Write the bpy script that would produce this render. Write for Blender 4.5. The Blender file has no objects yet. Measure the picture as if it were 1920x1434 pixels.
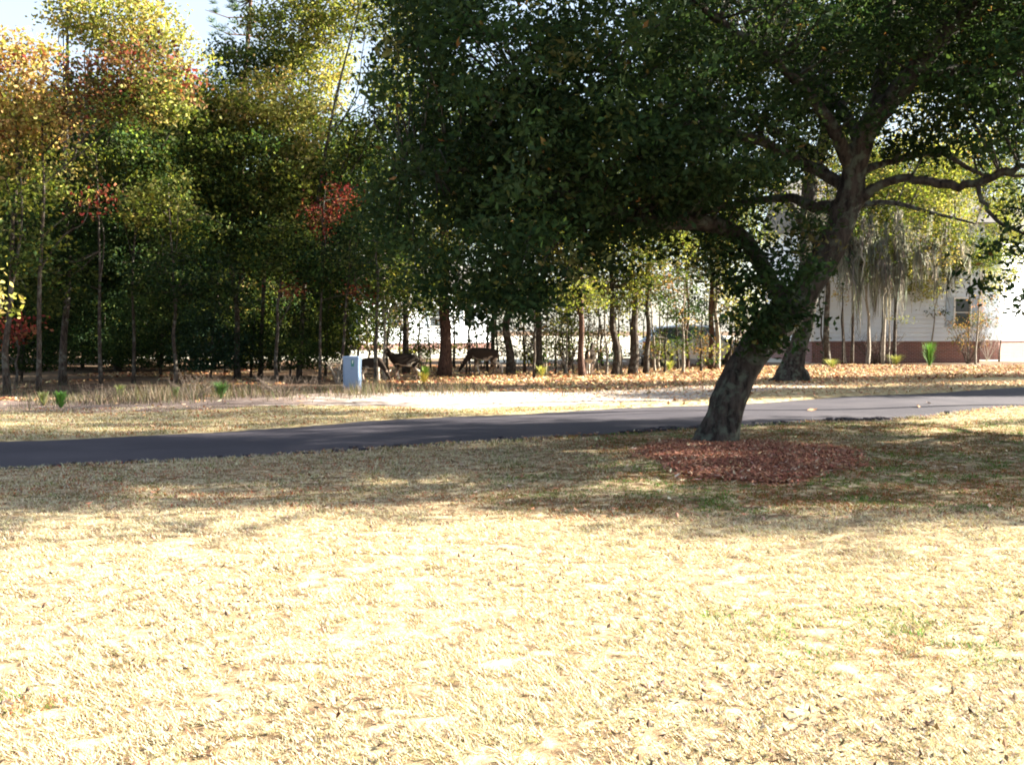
import bpy, math, random
import numpy as np
from mathutils import Vector, Matrix

# ------------------------------------------------------------------ camera, sky, sun, exposure
S = bpy.context.scene
COL = S.collection
FPX, CX, CY, HOR, CAMH = 1938.0, 960.0, 717.0, 620.0, 1.5
PITCH = math.atan((CY - HOR) / FPX)
cam_d = bpy.data.cameras.new('camera'); cam = bpy.data.objects.new('camera', cam_d); COL.objects.link(cam)
cam_d.sensor_width = 36.0; cam_d.lens = 36.0 * FPX / 1920.0; cam_d.clip_end = 3000; cam_d.clip_start = 0.05
cam.location = (0, 0, CAMH); cam.rotation_euler = (math.radians(90) - PITCH, 0, 0)
S.camera = cam

SUN_EL, SUN_AZ = math.radians(25), math.radians(76)      # azimuth from +Y (away from the viewer) towards +X (right)
W = bpy.data.worlds.new('World'); S.world = W; W.use_nodes = True
wn = W.node_tree.nodes; wl = W.node_tree.links
sky = wn.new('ShaderNodeTexSky'); sky.sky_type = 'NISHITA'; sky.sun_disc = False
sky.sun_elevation = SUN_EL; sky.sun_rotation = SUN_AZ; sky.air_density = 1.0; sky.dust_density = 1.0; sky.ozone_density = 1.5
wn['Background'].inputs['Strength'].default_value = 0.05
veil = wn.new('ShaderNodeMix'); veil.data_type = 'RGBA'; veil.inputs[7].default_value = (2.7, 2.75, 2.85, 1)      # pale veil added over the whole sky to whiten it and its light
vtc = wn.new('ShaderNodeTexCoord'); vno = wn.new('ShaderNodeTexNoise'); vno.inputs['Scale'].default_value = 2.2; vno.inputs['Detail'].default_value = 6
vmr = wn.new('ShaderNodeMapRange'); vmr.inputs['To Min'].default_value = 0.2; vmr.inputs['To Max'].default_value = 0.75
wl.new(vtc.outputs['Generated'], vno.inputs['Vector']); wl.new(vno.outputs['Fac'], vmr.inputs['Value']); wl.new(vmr.outputs[0], veil.inputs[0])
wl.new(sky.outputs[0], veil.inputs[6]); wl.new(veil.outputs[2], wn['Background'].inputs['Color'])
sun_d = bpy.data.lights.new('sun', 'SUN'); sun_d.energy = 5.0; sun_d.angle = math.radians(0.5); sun_d.color = (1.0, 0.91, 0.76)
sun = bpy.data.objects.new('sun', sun_d); COL.objects.link(sun)
sdir = Vector((math.cos(SUN_EL) * math.sin(SUN_AZ), math.cos(SUN_EL) * math.cos(SUN_AZ), math.sin(SUN_EL)))
sun.rotation_euler = sdir.to_track_quat('Z', 'Y').to_euler(); sun.location = (30, 5, 20)
S.view_settings.view_transform = 'Standard'; S.view_settings.look = 'None'
S.view_settings.exposure = 3.05; S.view_settings.gamma = 1.0; S.view_settings.use_curve_mapping = False
S.render.engine = 'CYCLES'
cy = S.cycles
cy.max_bounces = 6; cy.diffuse_bounces = 2; cy.glossy_bounces = 2; cy.transmission_bounces = 4; cy.transparent_max_bounces = 4
cy.use_denoising = True; cy.filter_width = 1.9; cy.sample_clamp_indirect = 6.0

rng = np.random.default_rng(11)
random.seed(5)

# ------------------------------------------------------------------ helpers
def ray(u, v):
    a, b = (u - CX) / FPX, -(v - CY) / FPX
    c, s = math.cos(PITCH), math.sin(PITCH)
    return (a, c + b * s, -s + b * c)
def at(u, v):                       # point of the ground seen at a picture position
    d = ray(u, v); t = -CAMH / d[2]
    return (d[0] * t, d[1] * t)
def pt(u, v, Y):                    # point at depth Y
    d = ray(u, v); t = Y / d[1]
    return Vector((d[0] * t, Y, CAMH + d[2] * t))
def px(n, Y): return n * Y / FPX

MX, MY = at(1405, 866)
def hgt(x, y):
    x = np.asarray(x, float); y = np.asarray(y, float)
    f = np.clip((y - 2) / 4, 0, 1) * np.clip((70 - y) / 20, 0, 1)
    h = 0.02 * np.sin(x * 0.55 + 0.7) * np.sin(y * 0.42 + 1.1) + 0.015 * np.sin(x * 0.9 + y * 0.6)
    return h * f + 0.07 * np.exp(-(((x - MX) / 1.3) ** 2 + ((y - MY) / 1.6) ** 2))

def _hash(ix, iy, seed):
    n = (ix * 374761393 + iy * 668265263 + seed * 1442695041) & 0xffffffff
    n = ((n ^ (n >> 13)) * 1274126177) & 0xffffffff
    return ((n ^ (n >> 16)) & 0xffff) / 65535.0
def vnoise(x, y, seed=0):
    x = np.asarray(x, float); y = np.asarray(y, float)
    ix = np.floor(x).astype(np.int64); iy = np.floor(y).astype(np.int64)
    fx = x - ix; fy = y - iy; fx = fx * fx * (3 - 2 * fx); fy = fy * fy * (3 - 2 * fy)
    a, b = _hash(ix, iy, seed), _hash(ix + 1, iy, seed)
    c, d = _hash(ix, iy + 1, seed), _hash(ix + 1, iy + 1, seed)
    return (a * (1 - fx) + b * fx) * (1 - fy) + (c * (1 - fx) + d * fx) * fy

def tag(o, label=None, cat=None, group=None, kind=None):
    if label: o['label'] = label
    if cat: o['category'] = cat
    if group: o['group'] = group
    if kind: o['kind'] = kind
    return o
def empty(name, loc=(0, 0, 0), rz=0.0):
    o = bpy.data.objects.new(name, None); o.location = loc; o.rotation_euler = (0, 0, rz); o.empty_display_size = 0.3
    COL.objects.link(o); return o
def link(name, me, parent=None):
    o = bpy.data.objects.new(name, me); COL.objects.link(o)
    if parent is not None: o.parent = parent
    return o
def mesh_np(name, verts, faces, mat, cols=None, smooth=False):
    """faces: (n,k) int array, all with k corners; cols per vertex rgb"""
    verts = np.asarray(verts, np.float32); faces = np.asarray(faces, np.int32)
    me = bpy.data.meshes.new(name); n, k = faces.shape
    me.vertices.add(len(verts)); me.vertices.foreach_set('co', verts.ravel())
    me.loops.add(n * k); me.loops.foreach_set('vertex_index', faces.ravel())
    me.polygons.add(n); me.polygons.foreach_set('loop_start', np.arange(0, n * k, k, dtype=np.int32))
    me.polygons.foreach_set('use_smooth', np.full(n, smooth))
    if cols is not None:
        ca = me.color_attributes.new('Col', 'FLOAT_COLOR', 'POINT')
        c = np.ones((len(verts), 4), np.float32); c[:, :3] = cols; ca.data.foreach_set('color', c.ravel())
    me.update(calc_edges=True); me.validate()
    if mat: me.materials.append(mat)
    return me

class MB:
    """collects geometry with mixed polygons for ONE mesh"""
    def __init__(s): s.v = []; s.f = []
    def add(s, v, f):
        b = len(s.v); s.v += [tuple(p) for p in v]; s.f += [tuple(i + b for i in q) for q in f]; return s
    def box(s, c, d, rz=0.0):
        x, y, z = d[0] / 2, d[1] / 2, d[2] / 2; cr, sr = math.cos(rz), math.sin(rz); v = []
        for k in (-z, z):
            for (i, j) in ((-x, -y), (x, -y), (x, y), (-x, y)):
                v.append((c[0] + i * cr - j * sr, c[1] + i * sr + j * cr, c[2] + k))
        return s.add(v, [(3, 2, 1, 0), (4, 5, 6, 7), (0, 1, 5, 4), (1, 2, 6, 5), (2, 3, 7, 6), (3, 0, 4, 7)])
    def tube(s, pts, rad, sides=8, cap=True, bump=0.0, seed=0, res=None):
        pts = [Vector(p) for p in pts]; n = len(pts); r = random.Random(seed)
        b = len(s.v); ref = Vector((0.13, 1, 0.07))
        for i, p in enumerate(pts):
            t = (pts[min(i + 1, n - 1)] - pts[max(i - 1, 0)]).normalized()
            a = t.cross(ref)
            if a.length < 1e-3: a = t.cross(Vector((1, 0, 0)))
            a.normalize(); c = t.cross(a).normalized()
            for k in range(sides):
                th = 2 * math.pi * k / sides
                w = 1.0
                if bump: w += bump * (float(vnoise(th * 2.2 + seed, i * 0.42 + seed * 3)) - .5) * 2 + bump * .6 * math.sin(th * 5 + i * .15)
                s.v.append(tuple(p + (a * math.cos(th) + c * math.sin(th)) * rad[i] * w))
        for i in range(n - 1):
            for k in range(sides):
                q = (k + 1) % sides
                s.f.append((b + i * sides + k, b + i * sides + q, b + (i + 1) * sides + q, b + (i + 1) * sides + k))
        if cap:
            s.f.append(tuple(b + (n - 1) * sides + k for k in range(sides)))
            s.f.append(tuple(b + k for k in reversed(range(sides))))
        return s
    def mesh(s, name, mat, smooth=False, bevel=0):
        me = bpy.data.meshes.new(name); me.from_pydata(s.v, [], s.f); me.update()
        if smooth: me.polygons.foreach_set('use_smooth', [True] * len(me.polygons))
        if mat: me.materials.append(mat)
        return me
    def build(s, name, mat, parent=None, smooth=False, bevel=0):
        o = link(name, s.mesh(name, mat, smooth), parent)
        if bevel:
            m = o.modifiers.new('bevel', 'BEVEL'); m.width = bevel; m.segments = 2; m.limit_method = 'ANGLE'
        return o

def spline(ctrl, n):
    """Catmull-Rom through (x,y,z,r) rows, n samples per span"""
    P = np.array(ctrl, float); P = np.vstack([2 * P[0] - P[1], P, 2 * P[-1] - P[-2]]); out = []
    for i in range(1, len(P) - 2):
        for t in np.linspace(0, 1, n, endpoint=False):
            a, b, c, d = P[i - 1], P[i], P[i + 1], P[i + 2]
            out.append(0.5 * ((2 * b) + (-a + c) * t + (2 * a - 5 * b + 4 * c - d) * t * t + (-a + 3 * b - 3 * c + d) * t ** 3))
    out.append(P[-2]); return np.array(out)

# ------------------------------------------------------------------ materials
def new_mat(name):
    m = bpy.data.materials.new(name); m.use_nodes = True; nt = m.node_tree
    return m, nt, nt.nodes['Principled BSDF']
def N(nt, t, **kw):
    n = nt.nodes.new(t)
    for k, v in kw.items():
        if k in n.inputs.keys(): n.inputs[k].default_value = v
        else: setattr(n, k, v)
    return n
def coords(nt, scale=(1, 1, 1), world=False):
    g = N(nt, 'ShaderNodeNewGeometry') if world else N(nt, 'ShaderNodeTexCoord')
    mp = N(nt, 'ShaderNodeMapping'); mp.inputs['Scale'].default_value = scale
    nt.links.new(g.outputs['Position' if world else 'Object'], mp.inputs['Vector']); return mp.outputs[0]
def noise(nt, vec, scale, detail=4, rough=0.55):
    n = N(nt, 'ShaderNodeTexNoise'); n.inputs['Scale'].default_value = scale
    n.inputs['Detail'].default_value = detail; n.inputs['Roughness'].default_value = rough
    nt.links.new(vec, n.inputs['Vector']); return n.outputs['Fac']
def ramp(nt, fac, stops):
    r = N(nt, 'ShaderNodeValToRGB'); e = r.color_ramp.elements
    while len(e) < len(stops): e.new(0.5)
    for i, (p, c) in enumerate(stops): e[i].position = p; e[i].color = (*c, 1)
    nt.links.new(fac, r.inputs[0]); return r.outputs[0]
def mix(nt, fac, a, b, mode='MIX'):
    m = N(nt, 'ShaderNodeMix', data_type='RGBA', blend_type=mode)
    if isinstance(fac, (int, float)): m.inputs[0].default_value = fac
    else: nt.links.new(fac, m.inputs[0])
    for s, k in ((a, 6), (b, 7)):
        if isinstance(s, tuple): m.inputs[k].default_value = (*s, 1)
        else: nt.links.new(s, m.inputs[k])
    return m.outputs[2]
def bump(nt, bs, h, strength, dist):
    b = N(nt, 'ShaderNodeBump'); b.inputs['Strength'].default_value = strength; b.inputs['Distance'].default_value = dist
    nt.links.new(h, b.inputs['Height']); nt.links.new(b.outputs[0], bs.inputs['Normal'])

def mat_plain(name, col, rough=0.6, var=0.12, scale=6, metal=0.0, bmp=0.15):
    m, nt, bs = new_mat(name); v = coords(nt); n = noise(nt, v, scale, 5)
    lo = tuple(c * (1 - var) for c in col); hi = tuple(min(1, c * (1 + var)) for c in col)
    nt.links.new(ramp(nt, n, [(0.3, lo), (0.7, hi)]), bs.inputs['Base Color'])
    bs.inputs['Roughness'].default_value = rough; bs.inputs['Metallic'].default_value = metal
    if bmp: bump(nt, bs, noise(nt, v, scale * 8, 3), bmp, 0.01)
    return m
def mat_leaf(name, trans=0.35, rough=0.45, spec=0.4, tint=(1.0, 1.0, 0.55)):
    m, nt, bs = new_mat(name)
    a = N(nt, 'ShaderNodeAttribute', attribute_name='Col')
    nt.links.new(a.outputs['Color'], bs.inputs['Base Color']); bs.inputs['Roughness'].default_value = rough
    bs.inputs['Specular IOR Level'].default_value = spec
    tr = N(nt, 'ShaderNodeBsdfTranslucent')
    tc = mix(nt, 1.0, a.outputs['Color'], tint, 'MULTIPLY'); nt.links.new(tc, tr.inputs['Color'])
    mx = N(nt, 'ShaderNodeMixShader'); mx.inputs[0].default_value = trans
    nt.links.new(bs.outputs[0], mx.inputs[1]); nt.links.new(tr.outputs[0], mx.inputs[2])
    nt.links.new(mx.outputs[0], nt.nodes['Material Output'].inputs['Surface']); return m
def mat_attr(name, rough=0.85):
    m, nt, bs = new_mat(name); a = N(nt, 'ShaderNodeAttribute', attribute_name='Col')
    nt.links.new(a.outputs['Color'], bs.inputs['Base Color']); bs.inputs['Roughness'].default_value = rough
    bs.inputs['Specular IOR Level'].default_value = 0.05; return m
def mat_bark(name, dark, light, lichen=None, vs=3.0):
    m, nt, bs = new_mat(name); v = coords(nt, (1, 1, 0.28))
    n1 = noise(nt, v, 9 * vs, 6, 0.65); n2 = noise(nt, coords(nt), 7.0, 5)
    c = ramp(nt, n1, [(0.36, dark), (0.62, light)])
    if lichen: c = mix(nt, ramp(nt, n2, [(0.5, (0, 0, 0)), (0.63, (0.8, 0.8, 0.8))]), c, lichen)
    nt.links.new(c, bs.inputs['Base Color']); bs.inputs['Roughness'].default_value = 0.9
    bs.inputs['Specular IOR Level'].default_value = 0.15
    bump(nt, bs, n1, 0.9, 0.03); return m

M = {}
M['leaf'] = mat_leaf('woodland leaf', 0.42, 0.6, 0.06)
M['oak_leaf'] = mat_leaf('live oak leaf', 0.38, 0.6, 0.04)
M['needle'] = mat_leaf('pine needle', 0.2, 0.5, 0.4)
M['moss'] = mat_leaf('spanish moss', 0.45, 0.9, 0.1, (0.95, 0.93, 0.86))
M['grass'] = mat_leaf('dormant grass blade', 0.3, 0.7, 0.2)
M['litter'] = mat_leaf('fallen leaf', 0.12, 0.7, 0.25)
M['deer'] = mat_attr('deer coat', 0.8)
M['oak_bark'] = mat_bark('live oak bark', (0.012, 0.010, 0.010), (0.060, 0.050, 0.044), (0.085, 0.10, 0.08), 1.6)
M['bark'] = mat_bark('woodland bark', (0.018, 0.014, 0.012), (0.085, 0.066, 0.052), (0.13, 0.13, 0.11))
M['pine_bark'] = mat_bark('pine bark', (0.03, 0.018, 0.015), (0.13, 0.075, 0.055))
M['pale_bark'] = mat_bark('pale smooth bark', (0.16, 0.14, 0.115), (0.36, 0.32, 0.27))
M['twig'] = mat_bark('bare twig', (0.05, 0.04, 0.035), (0.14, 0.11, 0.09))

# ground
def ground_mat(name, stops, sc, det=8, patch=None, patch_sc=0.5, bstr=0.6, bdist=0.03, pth=(0.45, 0.6)):
    m, nt, bs = new_mat(name); v = coords(nt, (1, 1, 1), True)
    n = noise(nt, v, sc, det, 0.68); c = ramp(nt, n, stops)
    if patch: c = mix(nt, ramp(nt, noise(nt, v, patch_sc, 5, 0.6), [(pth[0], (0, 0, 0)), (pth[1], (1, 1, 1))]), c, patch)
    nt.links.new(c, bs.inputs['Base Color']); bs.inputs['Roughness'].default_value = 0.95
    bs.inputs['Specular IOR Level'].default_value = 0.1
    bump(nt, bs, n, bstr, bdist); return m
M['floor'] = ground_mat('forest floor', [(0.34, (0.035, 0.022, 0.016)), (0.54, (0.11, 0.065, 0.04)), (0.72, (0.28, 0.18, 0.11))], 3.5, patch=(0.16, 0.12, 0.08), patch_sc=0.35)
M['lawn'] = ground_mat('dormant lawn soil', [(0.36, (0.09, 0.06, 0.035)), (0.47, (0.24, 0.17, 0.10)), (0.62, (0.46, 0.39, 0.25))], 7.0, bstr=0.8, bdist=0.04)
M['verge'] = ground_mat('verge turf', [(0.34, (0.16, 0.12, 0.06)), (0.5, (0.36, 0.29, 0.16)), (0.66, (0.50, 0.42, 0.26))], 4.0)
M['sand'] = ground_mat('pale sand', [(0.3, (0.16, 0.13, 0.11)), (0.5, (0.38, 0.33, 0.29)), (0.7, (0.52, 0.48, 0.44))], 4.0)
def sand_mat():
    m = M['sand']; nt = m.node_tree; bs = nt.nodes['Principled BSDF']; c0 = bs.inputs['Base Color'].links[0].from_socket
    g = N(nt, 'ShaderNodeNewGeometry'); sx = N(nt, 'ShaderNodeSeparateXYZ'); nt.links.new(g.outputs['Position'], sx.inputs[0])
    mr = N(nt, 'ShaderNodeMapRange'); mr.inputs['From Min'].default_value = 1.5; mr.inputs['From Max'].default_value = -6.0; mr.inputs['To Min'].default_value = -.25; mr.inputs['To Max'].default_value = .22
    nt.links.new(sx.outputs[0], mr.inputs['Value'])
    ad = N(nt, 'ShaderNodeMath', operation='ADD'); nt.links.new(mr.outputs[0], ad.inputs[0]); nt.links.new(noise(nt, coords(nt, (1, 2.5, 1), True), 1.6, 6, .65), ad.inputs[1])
    shade_dirt = ramp(nt, noise(nt, coords(nt, (1, 1, 1), True), 9, 6, .7), [(.35, (.06, .045, .04)), (.65, (.22, .17, .15))])  # weedy ground tone that also puts tree shade into the sand at left
    nt.links.new(mix(nt, ramp(nt, ad.outputs[0], [(.48, (0, 0, 0)), (.60, (1, 1, 1))]), c0, shade_dirt), bs.inputs['Base Color'])
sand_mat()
M['far'] = ground_mat('far pale lawn', [(0.3, (0.38, 0.36, 0.28)), (0.7, (0.55, 0.53, 0.46))], 1.2)
M['mulch_base'] = ground_mat('mulch bed', [(0.3, (0.05, 0.025, 0.02)), (0.55, (0.16, 0.075, 0.055)), (0.72, (0.26, 0.13, 0.10))], 9)
def asphalt():
    m, nt, bs = new_mat('asphalt'); v = coords(nt, (1, 1, 1), True)
    n = noise(nt, v, 60, 4, 0.7); p = noise(nt, v, 0.6, 5, 0.6)
    c = ramp(nt, n, [(0.3, (0.014, 0.013, 0.021)), (0.7, (0.042, 0.038, 0.052))])
    c = mix(nt, ramp(nt, p, [(0.42, (0, 0, 0)), (0.7, (0.7, 0.7, 0.7))]), c, (0.062, 0.055, 0.066))
    nt.links.new(c, bs.inputs['Base Color']); bs.inputs['Roughness'].default_value = 0.85
    bs.inputs['Specular IOR Level'].default_value = 0.25
    bump(nt, bs, n, 0.5, 0.006); return m
M['asphalt'] = asphalt()

# ------------------------------------------------------------------ ground sheets
def axis(lo, hi, fine_lo, fine_hi, st):
    a = list(np.arange(fine_lo, fine_hi + 1e-6, st)); x = fine_hi; d = st
    while x < hi: d *= 1.35; x += d; a.append(x)
    x = fine_lo; d = st
    while x > lo: d *= 1.35; x -= d; a.insert(0, x)
    return np.array(a)
xs = axis(-900, 900, -28, 28, 0.6); ys = axis(-300, 1500, -2, 60, 0.6)
X, Y = np.meshgrid(xs, ys); Z = hgt(X, Y)
nx, ny = len(xs), len(ys); idx = np.arange(nx * ny).reshape(ny, nx)
F = np.stack([idx[:-1, :-1], idx[:-1, 1:], idx[1:, 1:], idx[1:, :-1]], -1).reshape(-1, 4)
tag(link('ground', mesh_np('ground', np.stack([X, Y, Z], -1).reshape(-1, 3), F, M['floor'], smooth=True)), 'brown forest floor with pine straw and fallen leaves', None, None, 'structure')

def edge_x(poly, x):                # ordinate of a world polyline at x
    P = np.array(poly); return np.interp(x, P[:, 0], P[:, 1])
def wpoly(pxs): return sorted([at(u, v) for u, v in pxs])
NEAR = wpoly([(-300, 915), (-100, 895), (0, 886), (160, 876), (330, 866), (560, 849), (760, 840), (960, 830), (1130, 818), (1250, 808), (1400, 801), (1540, 792), (1640, 787), (1740, 778), (1830, 770), (1920, 763), (2150, 748)])
FARE = wpoly([(-300, 852), (-100, 838), (0, 832), (180, 822), (330, 812), (560, 800), (760, 787), (960, 777), (1100, 771), (1290, 762), (1400, 757), (1560, 749), (1700, 740), (1920, 727), (2150, 714)])
SANDN = wpoly([(-300, 784), (0, 779), (300, 775), (500, 768), (660, 764), (860, 770), (1100, 762), (1310, 750), (1440, 738), (1560, 726)])
SANDF = wpoly([(-300, 754), (0, 750), (300, 752), (640, 738), (830, 736), (1100, 733), (1300, 727), (1440, 720), (1560, 714)])
def ext(P, s):                      # extend a polyline sideways along its end slopes
    P = list(P); (x0, y0), (x1, y1) = P[0], P[1]; P.insert(0, (x0 - s, y0 - s * (y1 - y0) / (x1 - x0)))
    (x0, y0), (x1, y1) = P[-2], P[-1]; P.append((x1 + s, y1 + s * (y1 - y0) / (x1 - x0))); return P
NEAR = ext(NEAR, 12); FARE = ext(FARE, 12)
VERF = ext(wpoly([(-300, 768), (0, 764), (300, 762), (640, 752), (830, 752), (1100, 748), (1310, 742), (1440, 727), (1560, 716), (1920, 706), (2150, 700)]), 12)
def strip(name, lo, hi, x0, x1, z, mat, rag=0.0, rows=24, st=0.12, seed=1, label=None, skirt=True):
    x = np.arange(x0, x1, st); n = len(x)
    a = (edge_x(lo, x) if not callable(lo) else lo(x)) + rag * (vnoise(x * 3, x * 0, seed) - .5) * 2 + rag * .5 * (vnoise(x * 11, x * 0, seed + 5) - .5) * 2
    b = (edge_x(hi, x) if not callable(hi) else hi(x)) + rag * (vnoise(x * 3, x * 0, seed + 1) - .5) * 2 + rag * .5 * (vnoise(x * 11, x * 0, seed + 7) - .5) * 2
    t = np.linspace(0, 1, rows)[:, None]; Yy = a[None] * (1 - t) + b[None] * t; Xx = np.repeat(x[None], rows, 0)
    Zz = hgt(Xx, Yy) + z
    if skirt: Zz[0] -= z + .02; Zz[-1] -= z + .02
    i = np.arange(rows * n).reshape(rows, n)
    Ff = np.stack([i[:-1, :-1], i[:-1, 1:], i[1:, 1:], i[1:, :-1]], -1).reshape(-1, 4)
    return tag(link(name, mesh_np(name, np.stack([Xx, Yy, Zz], -1).reshape(-1, 3), Ff, mat, smooth=True)), label, None, None, 'structure')
strip('lawn', lambda x: x * 0 - 3, NEAR, -22, 22, 0.030, M['lawn'], 0.05, 60, 0.2, 1, 'dry tan dormant lawn in front of the asphalt path')
strip('path', lambda x: edge_x(NEAR, x) - .15, lambda x: edge_x(FARE, x) + .1, -22, 24, 0.020, M['asphalt'], 0.09, 24, 0.15, 3, 'dark asphalt path curving across the grass')
strip('verge', FARE, VERF, -22, 26, 0.026, M['verge'], 0.10, 24, 0.2, 5, 'strip of dry grass between the asphalt path and the woods')
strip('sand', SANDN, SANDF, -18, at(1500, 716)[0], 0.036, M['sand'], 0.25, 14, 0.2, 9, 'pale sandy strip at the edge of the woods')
strip('far_lawn', lambda x: 47 + x * 0 - 7 * np.exp(-((x + 13.5) / 1.5) ** 2), lambda x: x * 0 + 300, -21, 90, 0.03, M['far'], 0.4, 16, 1.0, 12, 'bright sunlit open ground beyond the trees')

# mulch bed
def mulch():
    n, r = 48, 14; v = [(MX, MY, float(hgt(MX, MY)) + .045)]; f = []
    for j in range(1, r + 1):
        for k in range(n):
            a = 2 * math.pi * k / n; w = j / r * (1 + .10 * math.sin(3 * a + 1) + .06 * math.sin(7 * a))
            x, y = MX + 1.22 * w * math.cos(a) , MY + 1.75 * w * math.sin(a) + .35 * w * math.cos(a)
            v.append((x, y, float(hgt(x, y)) + .034 + .012 * (1 - (j / r) ** 2)))
    for k in range(n): f.append((0, 1 + k, 1 + (k + 1) % n))
    for j in range(r - 1):
        for k in range(n):
            a, b = 1 + j * n, 1 + (j + 1) * n; f.append((a + k, b + k, b + (k + 1) % n, a + (k + 1) % n))
    tag(MB().add(v, f).build('mulch_bed', M['mulch_base'], None, True), 'red brown mulch bed around the leaning oak trunk', None, None, 'structure')
mulch()

# ------------------------------------------------------------------ flat pieces: leaves, blades, chips
def rand_unit(n):
    v = rng.normal(size=(n, 3)); return v / np.linalg.norm(v, axis=1, keepdims=True)
def leaf_geo(c, L, Wd, flat=0.0, fold=0.0, droop=0.0):
    """diamond leaves at centres c; flat 0..1 makes them lie horizontally"""
    n = len(c); a = rand_unit(n); a[:, 2] *= (1 - flat); a[:, 2] -= droop; a /= np.linalg.norm(a, axis=1, keepdims=True)
    u = rand_unit(n)
    if flat: u = u * (1 - flat) + np.array([0, 0, 1.0]) * flat * 2
    b = np.cross(a, u); b /= np.linalg.norm(b, axis=1, keepdims=True) + 1e-9
    L = np.broadcast_to(L, n)[:, None]; Wd = np.broadcast_to(Wd, n)[:, None]
    nrm = np.cross(a, b)
    V = np.stack([c - a * L / 2, c + b * Wd / 2 + a * L * .08 + nrm * fold * Wd, c + a * L / 2, c - b * Wd / 2 + a * L * .08 + nrm * fold * Wd], 1).reshape(-1, 3)
    return V, np.arange(4 * n).reshape(n, 4)
def pal(stops, n, jit=0.25):
    """colours drawn from weighted stops [(weight,(r,g,b))]"""
    w = np.array([s[0] for s in stops], float); w /= w.sum(); C = np.array([s[1] for s in stops])
    i = rng.choice(len(stops), n, p=w); c = C[i]; return np.clip(c * (1 + rng.normal(0, jit, (n, 1))) * (1 + rng.normal(0, .08, (n, 3))), 0.004, 0.85)

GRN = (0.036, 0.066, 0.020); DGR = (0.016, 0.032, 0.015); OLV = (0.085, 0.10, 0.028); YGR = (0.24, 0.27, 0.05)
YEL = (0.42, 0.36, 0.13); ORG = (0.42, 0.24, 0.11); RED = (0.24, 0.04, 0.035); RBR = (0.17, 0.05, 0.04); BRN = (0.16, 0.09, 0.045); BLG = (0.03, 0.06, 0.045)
PAL = {  # gold and dark mixes also put sunlit tops and shaded depth into leaf colour
 'green':  [(5, GRN), (2, DGR), (2.5, OLV), (1.2, YGR), (.2, YEL)],
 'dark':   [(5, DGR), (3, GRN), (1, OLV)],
 'olive':  [(4, OLV), (2.5, GRN), (3, YGR), (1.4, YEL), (.3, BRN)],
 'gold':   [(4, YGR), (4, YEL), (2, OLV), (.6, ORG)],
 'orange': [(4, ORG), (4, YEL), (1.5, YGR), (1, RED)],
 'red':    [(5, RED), (2, RBR), (1, ORG)],
 'maroon': [(3, RBR), (.6, RED), (4, GRN), (2.5, BRN), (2, OLV), (.8, YGR)],
 'brown':  [(4, BRN), (2, OLV), (2, ORG), (2, GRN)],
 'oak':    [(6, (0.020, 0.040, 0.018)), (4, (0.030, 0.056, 0.024)), (2, (0.050, 0.080, 0.030)), (.12, (0.26, 0.24, 0.09)), (.05, (0.3, 0.13, 0.05))],
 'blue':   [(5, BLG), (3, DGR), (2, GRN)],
}
def blob_clusters(c, r, dens, rmin=0.35):
    """cluster centres in an uneven ellipsoid, denser to the outside"""
    vol = r[0] * r[1] * r[2] * 4.19; n = max(3, int(vol * dens)); d = rand_unit(n)
    rad = rng.uniform(rmin ** 3, 1, n) ** (1 / 3.0)
    wob = 1 + .22 * np.sin(d[:, 0] * 4 + c[0]) * np.sin(d[:, 2] * 5 + c[2]) + .12 * np.sin(d[:, 1] * 7 + d[:, 2] * 6 + c[1])
    return np.array(c) + d * (rad * wob)[:, None] * np.array(r)

def crown_mesh(name, specs, mat, leafL, leafW, per, spread, dens, flat=0.15, droop=0.0, zmin=0.35):
    """specs: [(centre, radii, palette, dens factor)]"""
    Vs, Cs, cl_all = [], [], []
    for c, r, p, dfac in specs:
        cl = blob_clusters(c, r, dens * dfac); cl_all.append(cl); k = len(cl)
        n = k * per; cen = np.repeat(cl, per, 0) + rng.normal(0, 1, (n, 3)) * spread * np.array([1, 1, .6])
        cc = pal(PAL[p], k, .30); cc = np.repeat(cc, per, 0)
        lc = pal(PAL[p], n, .25); col = cc * .55 + lc * .45
        col *= rng.uniform(.75, 1.25, (n, 1))
        keep = cen[:, 2] > zmin; cen = cen[keep]; col = col[keep]
        Vs.append(cen); Cs.append(col)
    cen = np.vstack(Vs); col = np.vstack(Cs); n = len(cen)
    s = rng.uniform(.65, 1.3, n)
    V, Fc = leaf_geo(cen, leafL * s, leafW * s, flat, .15, droop)
    return mesh_np(name, V, Fc, mat, np.repeat(np.clip(col, 0, .8), 4, 0)), np.vstack(cl_all)

def twigs_to(mb, clusters, skel, k, r0=0.012, seed=0):
    """thin twigs from the skeleton to k of the clusters"""
    if len(clusters) == 0: return
    ii = rng.choice(len(clusters), min(k, len(clusters)), replace=False)
    for i in ii:
        c = clusters[i]; d = np.linalg.norm(skel[:, :3] - c, axis=1) + np.maximum(0, skel[:, 2] - c[2]) * .8
        s = skel[np.argmin(d)]
        a = Vector(s[:3]); b = Vector(c); m = a.lerp(b, .5) + Vector(rng.normal(0, .08, 3)) * (b - a).length + Vector((0, 0, .06 * (b - a).length))
        mb.tube([a, m, b], [min(s[3] * .6, r0 * 1.8), r0, r0 * .3], 4, False)

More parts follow.
